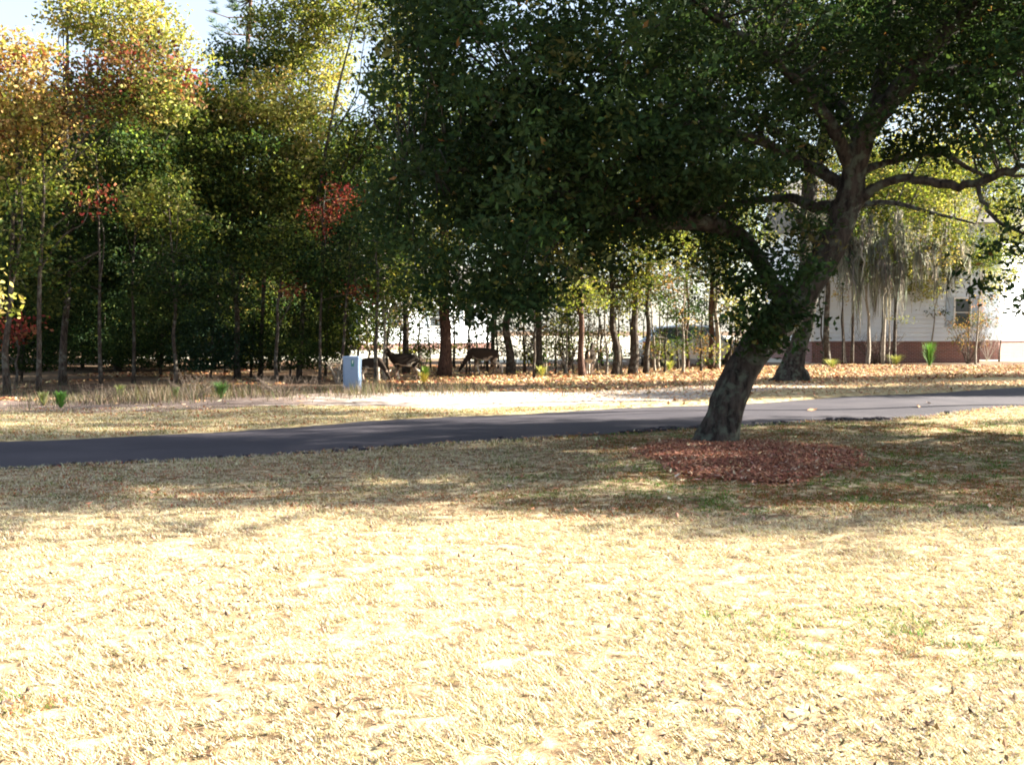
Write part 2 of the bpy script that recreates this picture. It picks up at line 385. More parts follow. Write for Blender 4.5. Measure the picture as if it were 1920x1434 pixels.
# ------------------------------------------------------------------ the leaning live oak
def P4(rows): return [(*pt(u, v, y), r) for u, v, y, r in rows]
def moss_geo(anchor, length, width, n, wob=0.12):
    """one hanging beard of strands; returns quads"""
    V, Fq = [], []; segs = 6; b = 0
    for i in range(n):
        ox = rng.normal(0, width * .5); oy = rng.normal(0, width * .5); Ln = length * rng.uniform(.25, 1) * math.exp(-.6 * (ox / (width + 1e-6)) ** 2)
        w = rng.uniform(.008, .022); an = rng.uniform(0, math.pi); dx, dy = math.cos(an) * w, math.sin(an) * w
        x, y, z = anchor[0] + ox, anchor[1] + oy, anchor[2] + rng.normal(0, .06)
        for s in range(segs + 1):
            k = 1 - .75 * (s / segs)
            V += [(x - dx * k, y - dy * k, z), (x + dx * k, y + dy * k, z)]
            z -= Ln / segs; x += rng.normal(0, wob * .22) - ox * .1; y += rng.normal(0, wob * .22) - oy * .1
        for s in range(segs): Fq.append((b + 2 * s, b + 2 * s + 1, b + 2 * s + 3, b + 2 * s + 2))
        b += 2 * (segs + 1)
    return np.array(V), np.array(Fq)
def moss_obj(beards, parent, origin):
    Vs, Fs, b = [], [], 0
    for (a, L, w, n) in beards:
        v, f = moss_geo(a, L, w, n); Vs.append(v); Fs.append(f + b); b += len(v)
    V = np.vstack(Vs) - np.array(origin); Fq = np.vstack(Fs)
    per = np.repeat(pal([(3, (0.19, 0.19, 0.155)), (3, (0.28, 0.275, 0.23)), (1, (0.11, 0.12, 0.09))], len(V) // 14, .15), 14, 0)
    return tag(link('spanish_moss', mesh_np('spanish_moss', V, Fq, M['moss'], per), parent), kind='stuff')

YO = 13.3
ob = at(1345, 838)
oak = empty('oak_tree', (ob[0], ob[1], float(hgt(*ob))))
tag(oak, 'large dark live oak leaning right out of the red mulch bed', 'tree', 'oaks')
O = np.array(oak.location)
trunk_c = P4([(1338, 850, YO, .40), (1345, 826, YO, .285), (1358, 780, YO, .230), (1382, 715, YO, .215), (1420, 650, YO, .215), (1470, 590, YO, .225), (1527, 515, YO, .19), (1568, 440, YO, .175), (1592, 375, YO, .165), (1605, 310, YO, .15), (1628, 240, YO - .1, .14), (1680, 175, YO - .3, .125), (1745, 95, YO - .5, .11), (1815, 10, YO - .7, .095), (1880, -90, YO - 1, .07), (1960, -200, YO - 1.4, .04)])
limbs_c = [
 P4([(1478, 575, YO, .15), (1440, 520, YO, .11), (1400, 450, YO - .2, .10), (1330, 420, YO - .4, .10), (1250, 418, YO - .6, .085), (1140, 398, YO - .9, .07), (1020, 350, YO - 1.1, .055), (900, 320, YO - 1.2, .04), (760, 330, YO - 1.2, .02)]),
 P4([(1592, 385, YO, .11), (1555, 388, YO + .2, .085), (1520, 385, YO + .5, .075), (1470, 372, YO + .9, .06), (1390, 380, YO + 1.4, .05), (1280, 400, YO + 2.2, .035), (1150, 380, YO + 3, .02)]),
 P4([(1600, 330, YO, .12), (1632, 230, YO + .2, .10), (1655, 130, YO + .4, .09), (1668, 20, YO + .6, .07), (1660, -120, YO + .8, .05), (1640, -260, YO + 1, .025)]),
 P4([(1603, 385, YO, .085), (1645, 350, YO - .2, .06), (1700, 335, YO - .4, .052), (1770, 346, YO - .6, .055), (1830, 344, YO - .8, .05), (1885, 322, YO - 1, .042), (1960, 300, YO - 1.3, .03), (2060, 270, YO - 1.6, .02)]),
 P4([(1828, 344, YO - .8, .03), (1846, 385, YO - .9, .026), (1885, 425, YO - 1, .02), (1935, 440, YO - 1.2, .012)]),
 P4([(1608, 325, YO, .07), (1650, 310, YO + .3, .045), (1715, 290, YO + .6, .038), (1780, 295, YO + .8, .034), (1835, 325, YO + 1, .03), (1920, 330, YO + 1.4, .02)]),
 P4([(1700, 155, YO - .3, .085), (1775, 132, YO - .2, .07), (1860, 136, YO, .06), (1960, 132, YO + .3, .045), (2120, 90, YO + .8, .025)]),
 P4([(1600, 320, YO, .10), (1540, 205, YO - .3, .075), (1450, 110, YO - .7, .06), (1320, 20, YO - 1.0, .05), (1180, -80, YO - 1.4, .03)]),
 P4([(1590, 360, YO, .09), (1500, 300, YO + .5, .07), (1380, 250, YO - .2, .055), (1200, 230, YO - .8, .04), (1000, 210, YO - 1.2, .022)]),
 P4([(1615, 280, YO, .08), (1560, 180, YO + 1.6, .075), (1440, 110, YO + 3.2, .06), (1280, 60, YO + 4.6, .04), (1100, 20, YO + 5.4, .025)]),
]
sk = spline(trunk_c, 6); tb = MB(); tb.tube(sk[:, :3] - O, sk[:, 3], 22, True, .10, 3)
for k, (dx, dy, r) in enumerate([(-.42, -.05, .09), (.30, -.15, .08), (-.1, -.36, .07), (.1, .35, .07), (-.25, .25, .07)]):   # root flare
    tb.tube([(0.02, 0, .32), (dx * .45, dy * .45, .10), (dx, dy, -.03)], [r * 1.3, r * 1.1, r * .35], 8, False, .1, k)
tb.build('trunk', M['oak_bark'], oak, True)
skel = [sk]
for i, lc in enumerate(limbs_c):
    s = spline(lc, 5); s[1:-1, :3] += rng.normal(0, .012, (len(s) - 2, 3)); skel.append(s)
    MB().tube(s[:, :3] - O, s[:, 3], 10, True, .08, i + 20).build('limb', M['oak_bark'], oak, True)
skel = np.vstack(skel)
def bl(u, v, y, ru, rv, ry, p='oak', d=1.0):
    return (tuple(pt(u, v, y) - Vector(O)), (px(ru, y), ry, px(rv, y)), p, d)
oak_blobs = [
 bl(720, 400, 12.6, 80, 90, .8), bl(820, 300, 12.2, 150, 120, 1.2), bl(790, 130, 12.0, 110, 120, 1.2), bl(800, -20, 12.0, 120, 90, 1.3),
 bl(870, 470, 12.0, 110, 90, 1.0), bl(980, 460, 11.2, 95, 110, .9), bl(960, 530, 11.6, 75, 65, .7), bl(1000, 320, 11.6, 170, 140, 1.5),
 bl(980, 110, 11.2, 180, 130, 1.6), bl(1180, 280, 12.0, 160, 120, 1.8, 'oak', .8), bl(1180, 80, 11.5, 190, 140, 2.0, 'oak', .6), bl(1120, 380, 13.6, 110, 50, 1.0),
 bl(1320, 350, 13.0, 130, 60, 1.4), bl(1380, 220, 12.6, 130, 110, 1.6, 'oak', .5), bl(1360, 50, 11.5, 200, 130, 2.0, 'oak', .35), bl(1560, 40, 13.5, 150, 120, 2.2, 'oak', .4),
 bl(1440, 560, 12.4, 85, 80, .45, 'oak', 3.0), bl(1455, 610, 12.6, 55, 45, .3, 'oak', 3.5), bl(1180, 300, 14.5, 200, 120, 1.5, 'oak', .9), bl(950, 300, 13.5, 180, 140, 1.5, 'oak', .9), bl(1350, 300, 15.5, 150, 80, 1.5, 'oak', .7), bl(1370, 500, 12.8, 80, 55, .5, 'oak', 1.6), bl(960, 560, 11.2, 100, 55, .6, 'oak', 1.3), bl(1080, 500, 12.4, 90, 55, .7, 'oak', .9), bl(820, 540, 12.4, 80, 45, .7, 'oak', .9), bl(1450, 640, 12.8, 50, 30, .3, 'oak', 1.6), bl(1080, 440, 12.6, 140, 50, 1.0, 'oak', 1.0), bl(1300, 300, 12, 200, 90, 1.3, 'oak', .7), bl(1250, 425, 12.3, 110, 34, .5, 'oak', 1.1), bl(1400, 440, 12.7, 60, 34, .35, 'oak', 1.4), bl(1520, 420, 12.9, 60, 50, .4, 'oak', 1.0), bl(1620, 200, 12.6, 60, 60, .5, 'oak', .9), bl(1480, 470, 13.1, 50, 60, .5), bl(1400, 440, 13.1, 80, 30, .6), bl(1300, 450, 13.6, 90, 35, .7, 'oak', .7),
 bl(1760, 60, 13.5, 160, 110, 2.0, 'oak', .5), bl(1720, 130, 12.6, 90, 70, .9, 'oak', .5), bl(1850, 120, 12.4, 110, 80, 1.0, 'oak', .6), bl(1650, 60, 12.4, 110, 90, 1.0, 'oak', .6), bl(1790, 180, 14.5, 150, 80, 1.4, 'oak', .4), bl(1880, 20, 12.5, 150, 110, 2.0, 'oak', .55), bl(1800, 210, 12.8, 130, 70, 1.2, 'oak', .7), bl(1900, 220, 11.8, 90, 80, 1.2), bl(1740, 270, 13.6, 90, 45, 1.0, 'oak', .6),
 bl(1870, 560, 11.8, 60, 30, .4, 'oak', .8), bl(1905, 470, 11.8, 70, 45, .6, 'oak', 1.2), bl(1960, 400, 11.6, 60, 60, .6), bl(1480, 180, 14.5, 120, 90, 1.4, 'oak', .6), bl(1500, 320, 14.3, 80, 50, .8, 'oak', .5),
 bl(1300, -200, 13, 520, 150, 4.2, 'oak', .35), bl(1700, -250, 13, 480, 150, 4.2, 'oak', .35), bl(900, -150, 13, 260, 110, 3.0, 'oak', .5),
 bl(2080, 40, 10.6, 170, 120, 1.6, 'oak', .7), bl(2030, -300, 10.4, 260, 160, 1.7, 'oak', .7),
 bl(1750, 60, 16.5, 190, 110, 1.6, 'oak', .7), bl(1950, 0, 17.0, 170, 120, 1.8, 'oak', .8), bl(2050, 150, 14.5, 110, 110, 2.0, 'oak', .8), bl(2080, -30, 13.0, 150, 120, 2.4, 'oak', .8),
 bl(1100, 150, 16.5, 230, 150, 2.4, 'oak', .3), bl(1450, 60, 17.0, 240, 110, 2.2, 'oak', .2),
]
me, cl = crown_mesh('crown', oak_blobs, M['oak_leaf'], .090, .044, 74, .165, 13.5, .2, .1)
link('crown', me, oak)
skl = skel.copy(); skl[:, :3] -= O
tw = MB(); twigs_to(tw, cl, skl, 700, .010); tag(tw.build('twig', M['oak_bark'], oak), kind='stuff')
print('oak leaves', len(me.polygons))
moss_obj([(pt(1600, 455, YO), .75, .10, 50), (pt(1575, 440, YO + .2), .5, .08, 30)], oak, O)

def copy_tree(o, parent=None):
    c = o.copy(); COL.objects.link(c); c.parent = parent
    for ch in list(o.children): copy_tree(ch, c)
    return c
# the neighbours along the row, right of the frame: they cast the shade that reaches in
for (x, y, rz, s) in ((14.6, 15.0, 2.4, .95), (23.5, 15.0, 4.2, .95)):
    o = copy_tree(oak); o.location = (x, y, 0); o.rotation_euler[2] = rz; o.scale = (s, s, s)
    o['label'] = ('nearer' if x < 18 else 'farther') + ' of two live oaks beyond the right edge shading the lawn'; o['group'] = 'oaks further right along the path'

# ------------------------------------------------------------------ woodland trees
def tree(name, u, v, w, blobs, label, group, bark='bark', top=None, lean=0.0, leaf=(.13, .08), per=30, dens=7, cat='tree', twn=40, moss=None, sides=9, forks=3):
    """base at picture (u,v); w trunk width px; blobs (u,v,ru,rv,palette[,density][,dY])"""
    bx, by = at(u, v); Yb = by; o = empty(name, (bx, by, float(hgt(bx, by)) - .02)); Oo = np.array(o.location)
    tag(o, label, cat, group)
    r = max(.02, px(w, Yb) / 2)
    sp = []
    for b in blobs:
        bu, bv, ru, rv, p = b[:5]; df = b[5] if len(b) > 5 else 1.0; dy = b[6] if len(b) > 6 else 0.0
        c = pt(bu, bv, Yb + dy) - Vector(Oo); rx, rz = px(ru, Yb), px(rv, Yb)
        sp.append((tuple(c), (rx, min((rx + rz) / 2, 2.4), rz), p, df))
    if sp: tz = max(s[0][2] + s[1][2] * .6 for s in sp); tx = np.mean([s[0][0] for s in sp[:2]]) if top is None else top
    else: tz = 4; tx = 0 if top is None else top
    if top is not None: tx = px(top, Yb)
    n = 9; ctrl = []
    for i in range(n):
        t = i / (n - 1); q = t ** (1.6 if abs(tx) > 1 else 1.2)
        ctrl.append((tx * q + rng.normal(0, r * .45) * (0 < i), rng.normal(0, r * .45) * (0 < i), tz * t, r * (1.28 if i == 0 else 1 - .78 * t)))
    s = spline(ctrl, 3); mb = MB(); mb.tube(s[:, :3], s[:, 3], sides, True, .07, int(u) % 97)
    sk = [s]
    for b in sp:
        for k in range(forks):
            i0 = int(len(s) * rng.uniform(.3, .85)); a = s[i0]; e = np.array(b[0]) + rand_unit(1)[0] * np.array(b[1]) * .6
            m1 = a[:3] * .6 + e * .4 + rng.normal(0, .15, 3); m2 = a[:3] * .25 + e * .75 + rng.normal(0, .15, 3)
            ll = spline([(*a[:3], a[3] * .55), (*m1, a[3] * .4), (*m2, a[3] * .28), (*e, a[3] * .1)], 3)
            mb.tube(ll[:, :3], ll[:, 3], 5, False); sk.append(ll)
    sk = np.vstack(sk)
    if sp:
        me, cl = crown_mesh('crown', sp, M['leaf'], leaf[0] * .92, leaf[1] * .92, per, 1.0 * (.10 + leaf[0]), dens * (2.3 if u < 800 else 2.0 if u < 1500 else 2.3), .15, .05)
        link('crown', me, o); twigs_to(mb, cl, sk, twn, .012)
    mb.build('trunk', M[bark], o, True)
    if moss: moss_obj([(pt(a, b_, Yb - .3 + rng.uniform(-.3, .3)), L, wd, nn) for a, b_, L, wd, nn in moss], o, Oo)
    return o

GL = 'trees at the edge of the woods left of the pedestal'; GM = 'trees in the thin belt behind the path'; GR = 'trees in front of the white sided house'
# left: dense edge of the woods (25 to 30 m)
tree('sweetgum_tree', 15, 738, 13, [(20, 130, 95, 70, 'orange', 1.2), (60, 220, 75, 60, 'orange', 1.2), (-20, 250, 80, 90, 'orange'), (30, 330, 70, 70, 'olive'), (10, 460, 90, 70, 'green')], 'tall tree with glowing orange and gold crown at the far left edge', GL)
tree('sweetgum_tree', 118, 722, 14, [(230, 50, 110, 60, 'gold', 1.1), (150, 30, 60, 60, 'gold'), (310, 110, 80, 50, 'gold'), (120, 420, 80, 80, 'dark')], 'thick dark trunk at far left with pale gold top against the sky', GL, top=30)
tree('maple_tree', 72, 737, 10, [(180, 170, 75, 70, 'maroon', 1.1), (270, 140, 95, 60, 'maroon'), (300, 190, 80, 50, 'olive'), (190, 370, 30, 34, 'red', .4)], 'slender tree with dark maroon crown beside the orange one', GL, top=25)
tree('oak_tree', 445, 712, 12, [(370, 230, 130, 75, 'olive', 1.0), (500, 200, 120, 60, 'gold', 1.1), (430, 320, 170, 95, 'green'), (560, 260, 70, 70, 'gold'), (330, 180, 60, 30, 'gold'), (540, 370, 80, 80, 'olive'), (420, 430, 150, 70, 'green')], 'broad crowned oak with yellow topped green leaves in the middle of the left woods', GL, top=-15)
tree('sweetgum_tree', 488, 708, 9, [(540, 60, 90, 70, 'olive'), (610, 130, 45, 90, 'gold'), (620, 20, 90, 60, 'olive'), (480, 130, 90, 60, 'green')], 'tall tree with olive and gold leaves behind the broad yellow topped oak', GL, top=50)
tree('sweetgum_tree', 560, 712, 10, [(740, 170, 60, 90, 'olive', .8), (700, 260, 70, 60, 'green'), (660, 330, 70, 60, 'green'), (760, 40, 80, 60, 'olive', .9)], 'tall green tree rising beside the left edge of the big oak crown', GL, top=120)
tree('maple_tree', 600, 716, 6, [(615, 380, 40, 56, 'red', .7), (600, 440, 26, 34, 'red', .7), (690, 545, 36, 26, 'red', 1.0), (560, 545, 30, 24, 'red', .8)], 'slim maple with bright red leaves above the utility pedestal', GL, top=10)
tree('maple_tree', 30, 728, 7, [(40, 610, 42, 20, 'red', 1.3), (10, 640, 30, 20, 'red')], 'low red leaved sapling in the shade at the far left', GL, top=5)
tree('dogwood_tree', -40, 762, 5, [(-15, 560, 32, 40, 'gold', 1.4), (-20, 500, 25, 25, 'gold')], 'sunlit yellow green branch tips entering at the far left edge', GL, top=25)
for i, (u, v, w, bl_, lb) in enumerate([
    (190, 724, 8, [(120, 330, 70, 70, 'olive', .8), (70, 520, 90, 70, 'green')], 'thin shaded trunk just right of the thick far left trunk'),
    (250, 720, 7, [(250, 300, 90, 80, 'green'), (330, 420, 70, 50, 'green')], 'narrow shaded tree left of the broad oak with green crown'),
    (330, 722, 8, [(300, 380, 70, 60, 'olive'), (350, 520, 110, 60, 'dark')], 'shaded tree standing below the middle of the broad oak crown'),
    (520, 716, 8, [(520, 470, 110, 60, 'green'), (600, 500, 80, 50, 'dark')], 'shaded tree with low dark green crown right of the forked trunk'),
    (640, 716, 7, [(700, 440, 80, 60, 'dark'), (740, 520, 90, 50, 'green')], 'dark green tree right behind the pale utility pedestal')]):
    tree('oak_tree', u, v, w, bl_, lb, GL, top=[0, 15, -10, 10, 25][i])
# understorey shrubs, left
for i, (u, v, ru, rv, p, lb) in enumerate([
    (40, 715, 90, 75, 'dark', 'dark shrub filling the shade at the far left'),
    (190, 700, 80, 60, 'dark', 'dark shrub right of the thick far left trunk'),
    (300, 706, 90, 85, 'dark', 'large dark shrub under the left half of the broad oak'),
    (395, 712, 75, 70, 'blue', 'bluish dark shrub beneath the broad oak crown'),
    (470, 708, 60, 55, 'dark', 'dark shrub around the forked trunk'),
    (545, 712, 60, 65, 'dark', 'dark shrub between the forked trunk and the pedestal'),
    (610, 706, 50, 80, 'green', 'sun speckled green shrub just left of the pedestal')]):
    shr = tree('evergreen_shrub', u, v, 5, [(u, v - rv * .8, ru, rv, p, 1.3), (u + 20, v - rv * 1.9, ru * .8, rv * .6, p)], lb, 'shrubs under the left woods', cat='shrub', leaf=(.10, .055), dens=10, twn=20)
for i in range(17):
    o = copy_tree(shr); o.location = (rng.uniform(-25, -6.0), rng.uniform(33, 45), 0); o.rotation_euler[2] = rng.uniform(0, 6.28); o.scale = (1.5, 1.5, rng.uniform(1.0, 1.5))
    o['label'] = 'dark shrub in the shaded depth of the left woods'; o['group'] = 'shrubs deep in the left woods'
# centre belt
CB = [
 (705, 722, 9, [(720, 590, 50, 40, 'green'), (690, 480, 60, 60, 'dark')], 'thin brown trunk just right of the utility pedestal', 'bark', 5),
 (722, 716, 7, [(760, 560, 60, 40, 'green'), (740, 430, 60, 60, 'green')], 'thin pale trunk in front of the shaded deer', 'pale_bark', 0),
 (762, 702, 14, [(770, 540, 70, 50, 'green'), (800, 400, 90, 90, 'green')], 'dark trunk rising directly behind the walking deer', 'bark', -4),
 (833, 707, 24, [(830, 440, 80, 110, 'olive'), (850, 540, 80, 50, 'green'), (850, 250, 110, 120, 'green')], 'thickest reddish pine trunk left of the grazing deer', 'pine_bark', -4),
 (880, 703, 4, [(900, 560, 50, 35, 'green', .8)], 'crooked pole thin sapling at the grazing deer head', 'bark', 2),
 (925, 690, 9, [(930, 540, 70, 45, 'dark'), (920, 400, 80, 100, 'green')], 'grey trunk standing behind the back of the grazing deer', 'bark', -3),
 (958, 704, 17, [(960, 530, 70, 50, 'green'), (980, 400, 90, 110, 'olive')], 'stout dark trunk at the tail of the grazing deer', 'bark', -5),
 (1010, 703, 16, [(1010, 560, 60, 45, 'green'), (1040, 420, 90, 100, 'brown')], 'dark leafy trunk midway between the grazing deer and the deer seen from behind', 'bark', 4),
 (1042, 700, 4, [(1050, 600, 35, 30, 'green')], 'thin stem just right of the dark leafy trunk', 'bark', 0),
 (1062, 703, 5, [(1060, 620, 35, 35, 'olive'), (1060, 560, 50, 30, 'green')], 'pale thin stem among low leaves left of the reddish trunk', 'pale_bark', 2),
 (1076, 697, 4, [(1085, 560, 40, 35, 'brown')], 'leaning dark stem just left of the reddish trunk', 'bark', -12),
 (1092, 709, 13, [(1090, 540, 55, 40, 'olive'), (1080, 420, 80, 110, 'olive')], 'straight reddish trunk hiding half of the deer seen from behind', 'pine_bark', -3),
 (1137, 702, 5, [(1120, 520, 50, 45, 'brown')], 'pole thin pale trunk leaning left beside the deer seen from behind', 'pale_bark', -9),
 (1152, 704, 14, [(1150, 540, 60, 45, 'olive'), (1150, 420, 80, 100, 'olive')], 'dark trunk leaning left with a thin pale stem at its right side', 'bark', -12),
 (1165, 703, 5, [(1170, 560, 40, 40, 'olive')], 'thin pale stem hugging the dark leaning trunk', 'pale_bark', -12),
 (1186, 703, 17, [(1190, 500, 60, 50, 'olive'), (1200, 380, 90, 100, 'green')], 'thick speckled trunk with its right side in sun left of the car', 'bark', 3),
 (1211, 702, 11, [(1220, 530, 50, 40, 'brown'), (1240, 420, 70, 90, 'olive')], 'second speckled trunk beside the thick one left of the car', 'bark', 2),
 (1236, 696, 5, [(1240, 560, 45, 45, 'olive', .8)], 'pale pole thin trunk in front of the rear of the car', 'pale_bark', 2),
 (1282, 692, 6, [(1280, 520, 50, 45, 'brown', .8), (1300, 400, 80, 80, 'olive')], 'pale thin stem of the pair in front of the car window', 'pale_bark', 1),
 (1289, 693, 6, [(1290, 470, 50, 60, 'olive', .8)], 'brown thin stem of the pair in front of the car window', 'pine_bark', -1),
 (1334, 694, 12, [(1340, 500, 60, 50, 'olive'), (1350, 420, 80, 80, 'green')], 'brown trunk with its sunlit half as a pale stem in front of the car', 'pine_bark', -4),
 (1344, 694, 10, [(1360, 560, 50, 40, 'gold', .7), (1380, 440, 60, 60, 'olive')], 'pale stem standing for the sunlit half of the brown trunk before the car nose', 'pale_bark', -1),  # lit side of a single trunk, put into pale bark
 (1376, 690, 4, [(1385, 590, 40, 35, 'gold', .7)], 'thin stem with yellow green leaves left of the leaning oak', 'bark', 4)]
for (u, v, w, b, lb, bark, top) in CB:
    g = [(1240, 470, .9, .25, 60), (1270, 490, 1.2, .2, 60), (1300, 470, .9, .25, 50)] if u == 1289 else None
    if u == 925: g = [(885, 570, .6, .12, 25), (1000, 560, .5, .12, 25)]
    tree('pine_tree' if bark == 'pine_bark' and w > 12 else 'young_tree' if w < 9 else 'oak_tree', u, v, w, b, lb, GM, bark=bark, top=top, leaf=(.11, .07), dens=6, twn=30 if w > 6 else 12, moss=g, forks=3 if w > 6 else 2)
MARKS = [(661, 'utility pedestal'), (722, 'thin pale trunk by the shaded deer'), (757, 'walking dark deer'), (833, 'thickest reddish pine trunk'), (905, 'grazing brown deer'), (958, 'stout trunk at the grazing deer tail'), (1010, 'dark leafy trunk'), (1092, 'straight reddish trunk'), (1152, 'dark left leaning trunk'), (1186, 'thick speckled trunk'), (1236, 'rear of the parked car'), (1285, 'pair of stems before the car window'), (1340, 'pale sunlit half of the trunk by the car nose'), (1400, 'leaning oak trunk')]
USED = set()
def near_label(what, u):
    for um, nm in sorted(MARKS, key=lambda m: abs(m[0] - u)):
        t = what + (' just right of the ' if u > um else ' just left of the ') + nm
        if t not in USED: USED.add(t); return t
for i in range(34):
    u = 690 + 740 * (i + rng.uniform(.1, .9)) / 34; v = rng.uniform(686, 703); pale = i % 3 == 0
    c1 = (u + rng.normal(0, 14), rng.uniform(570, 660), rng.uniform(22, 44), rng.uniform(12, 30), ['olive', 'green', 'dark', 'brown'][i % 4], .8)
    c2 = (u + rng.normal(0, 20), rng.uniform(520, 590), rng.uniform(30, 55), rng.uniform(20, 36), ['green', 'dark', 'olive'][i % 3], .8)
    c3 = (u + rng.normal(0, 12), rng.uniform(630, 680), rng.uniform(12, 24), rng.uniform(10, 18), ['brown', 'green', 'olive', 'dark'][i % 4], .8)
    tree('sapling', u, v, rng.uniform(2.8, 6.5), [c2, c1, c3], near_label('pole thin ' + ('pale' if pale else 'dark') + ' sapling', u), 'thin saplings between the trunks', bark='pale_bark' if pale else 'bark', top=rng.uniform(-14, 14), leaf=(.11, .07), dens=5, twn=8, forks=1)
for i, u in enumerate((775, 850, 900, 945, 990, 1040, 1075, 1125, 1165, 1205, 1250, 1275, 1310, 1350, 1390)):
    v = rng.uniform(680, 688); tree('evergreen_shrub', u, v, 3, [(u, v - 16, rng.uniform(18, 34), rng.uniform(14, 24), ['dark', 'green', 'brown'][i % 3], 1.3)], near_label('low back shrub', u), 'low shrubs in the back of the thin belt', leaf=(.11, .07), dens=7, twn=6, forks=1, cat='shrub')
tree('young_tree', 1002, 712, 6, [(1000, 560, 75, 34, 'green', 1.0), (1090, 548, 70, 34, 'olive', 1.0), (925, 550, 60, 30, 'green', 1.0), (860, 560, 50, 26, 'green', .9)], 'slim tree with low spreading leaves in front of the dark leafy trunk', GM, top=2, leaf=(.11, .07), dens=6)
# right: in front of the house
RB = [
 (1543, 684, 4, [(1530, 480, 50, 40, 'olive', .7)], 'thin dark stem leaning right at the left corner of the house', 'bark', -16),
 (1551, 686, 12, [(1560, 440, 80, 60, 'green'), (1600, 330, 90, 80, 'olive')], 'straight dark trunk at the left corner of the brick base', 'bark', -6),
 (1580, 683, 4, [(1600, 480, 50, 40, 'olive', .7)], 'thin dark stem between the corner trunk and the hanging moss', 'bark', -5),
 (1597, 686, 6, [(1640, 430, 70, 60, 'olive'), (1590, 500, 60, 40, 'green'), (1660, 350, 80, 60, 'green')], 'dark narrow trunk at the left edge of the hanging moss', 'bark', -4),
 (1626, 684, 7, [(1680, 470, 60, 50, 'green', .8)], 'sunlit narrow trunk under the longest moss', 'pale_bark', -4),
 (1655, 684, 6, [(1700, 400, 90, 70, 'gold', .7), (1690, 490, 80, 35, 'olive'), (1720, 320, 100, 60, 'olive')], 'thin pale trunk behind the middle of the moss', 'pale_bark', 2),
 (1677, 682, 7, [(1740, 440, 60, 50, 'green', .8), (1760, 380, 80, 70, 'olive'), (1790, 480, 80, 40, 'green')], 'dark narrow trunk at the right edge of the moss', 'bark', 1),
 (1733, 678, 12, [(1760, 500, 70, 45, 'gold', .8), (1715, 580, 20, 18, 'gold', 1.2), (1765, 600, 28, 16, 'orange', .8), (1850, 440, 70, 60, 'olive', .8)], 'sunlit pale trunk leaning right beside the green seedling', 'pale_bark', 10),
 (1836, 674, 7, [(1810, 560, 60, 25, 'green', .4), (1850, 380, 100, 60, 'olive'), (1880, 480, 80, 45, 'green', .8), (1830, 300, 110, 60, 'green')], 'lone slim trunk before the right corner of the white house', 'bark', 0)]
for (u, v, w, b, lb, bark, top) in RB:
    g = {1626: [(1610, 500, 1.7, .25, 120), (1640, 490, 2.1, .22, 120)], 1655: [(1665, 500, 1.5, .2, 90), (1640, 520, 2.2, .22, 110)], 1677: [(1700, 470, 1.7, .25, 120), (1690, 430, 1.6, .2, 90)], 1733: [(1745, 540, 1.0, .15, 50)]}.get(u)
    tree('oak_tree' if w > 8 else 'young_tree', u, v, w, b, lb, GR, bark=bark, top=top, leaf=(.11, .07), dens=5, twn=24, moss=g, forks=2)

for i in range(9):
    u = 1540 + 360 * (i + rng.uniform(.1, .9)) / 9; v = rng.uniform(676, 684)
    tree('sapling', u, v, rng.uniform(2.6, 4.4), [(u + rng.normal(0, 16), rng.uniform(470, 540), rng.uniform(34, 60), rng.uniform(18, 34), ['olive', 'green', 'gold'][i % 3], 1.1), (u + rng.normal(0, 20), rng.uniform(545, 600), rng.uniform(14, 26), rng.uniform(8, 16), ['olive', 'orange', 'green'][i % 3], .4)], 'pole thin sapling before the white house wall, ' + ['leftmost', 'second from left', 'third from left', 'fourth from left', 'middle right', 'fourth from right', 'third from right', 'second from right', 'rightmost'][i] + ' of the saplings there', 'thin saplings before the white house', bark='pale_bark' if i % 2 else 'bark', top=rng.uniform(-14, 14), leaf=(.11, .07), dens=5, twn=8, forks=1)
# the second live oak, behind the path
b2 = at(1478, 716); Y2 = b2[1]
oak2 = empty('oak_tree', (b2[0], b2[1], float(hgt(*b2)) - .03)); O2 = np.array(oak2.location)
tag(oak2, 'smaller live oak with flared base behind the path, draped in moss', 'tree', 'oaks')
def Q4(rows): return [(*(pt(u, v, Y2 + d)), r) for u, v, d, r in rows]
t2 = Q4([(1476, 722, 0, .55), (1482, 700, 0, .36), (1494, 660, 0, .27), (1506, 615, 0, .26), (1519, 550, 0, .25), (1516, 480, 0, .24), (1515, 400, 0, .22), (1520, 335, 0, .20), (1540, 280, 0, .17), (1552, 210, 0, .13), (1550, 110, .3, .09), (1530, 0, .4, .05)])
l2 = [Q4([(1520, 330, 0, .15), (1500, 270, 0, .13), (1455, 245, -.4, .10), (1405, 215, -.8, .07), (1330, 190, -1, .04)]),
      Q4([(1516, 440, 0, .12), (1470, 370, .4, .1), (1400, 330, .8, .07), (1300, 330, 1.2, .04)]),
      Q4([(1545, 260, 0, .14), (1590, 180, 0, .1), (1640, 80, 0, .07), (1660, -20, 0, .04)]),
      Q4([(1517, 470, 0, .14), (1580, 400, -.5, .10), (1660, 380, -1.0, .08), (1750, 400, -1.4, .05), (1830, 420, -1.7, .03)]),
      Q4([(1485, 690, 0, .2), (1505, 700, -.1, .15), (1515, 722, -.2, .12)])]
s2 = spline(t2, 5); MB().tube(s2[:, :3] - O2, s2[:, 3], 14, True, .12, 8).build('trunk', M['oak_bark'], oak2, True)
sk2 = [s2]
for i, l in enumerate(l2):
    s = spline(l, 4); sk2.append(s); MB().tube(s[:, :3] - O2, s[:, 3], 8, True, .1, 40 + i).build('limb', M['oak_bark'], oak2, True)
sk2 = np.vstack(sk2); sk2[:, :3] -= O2
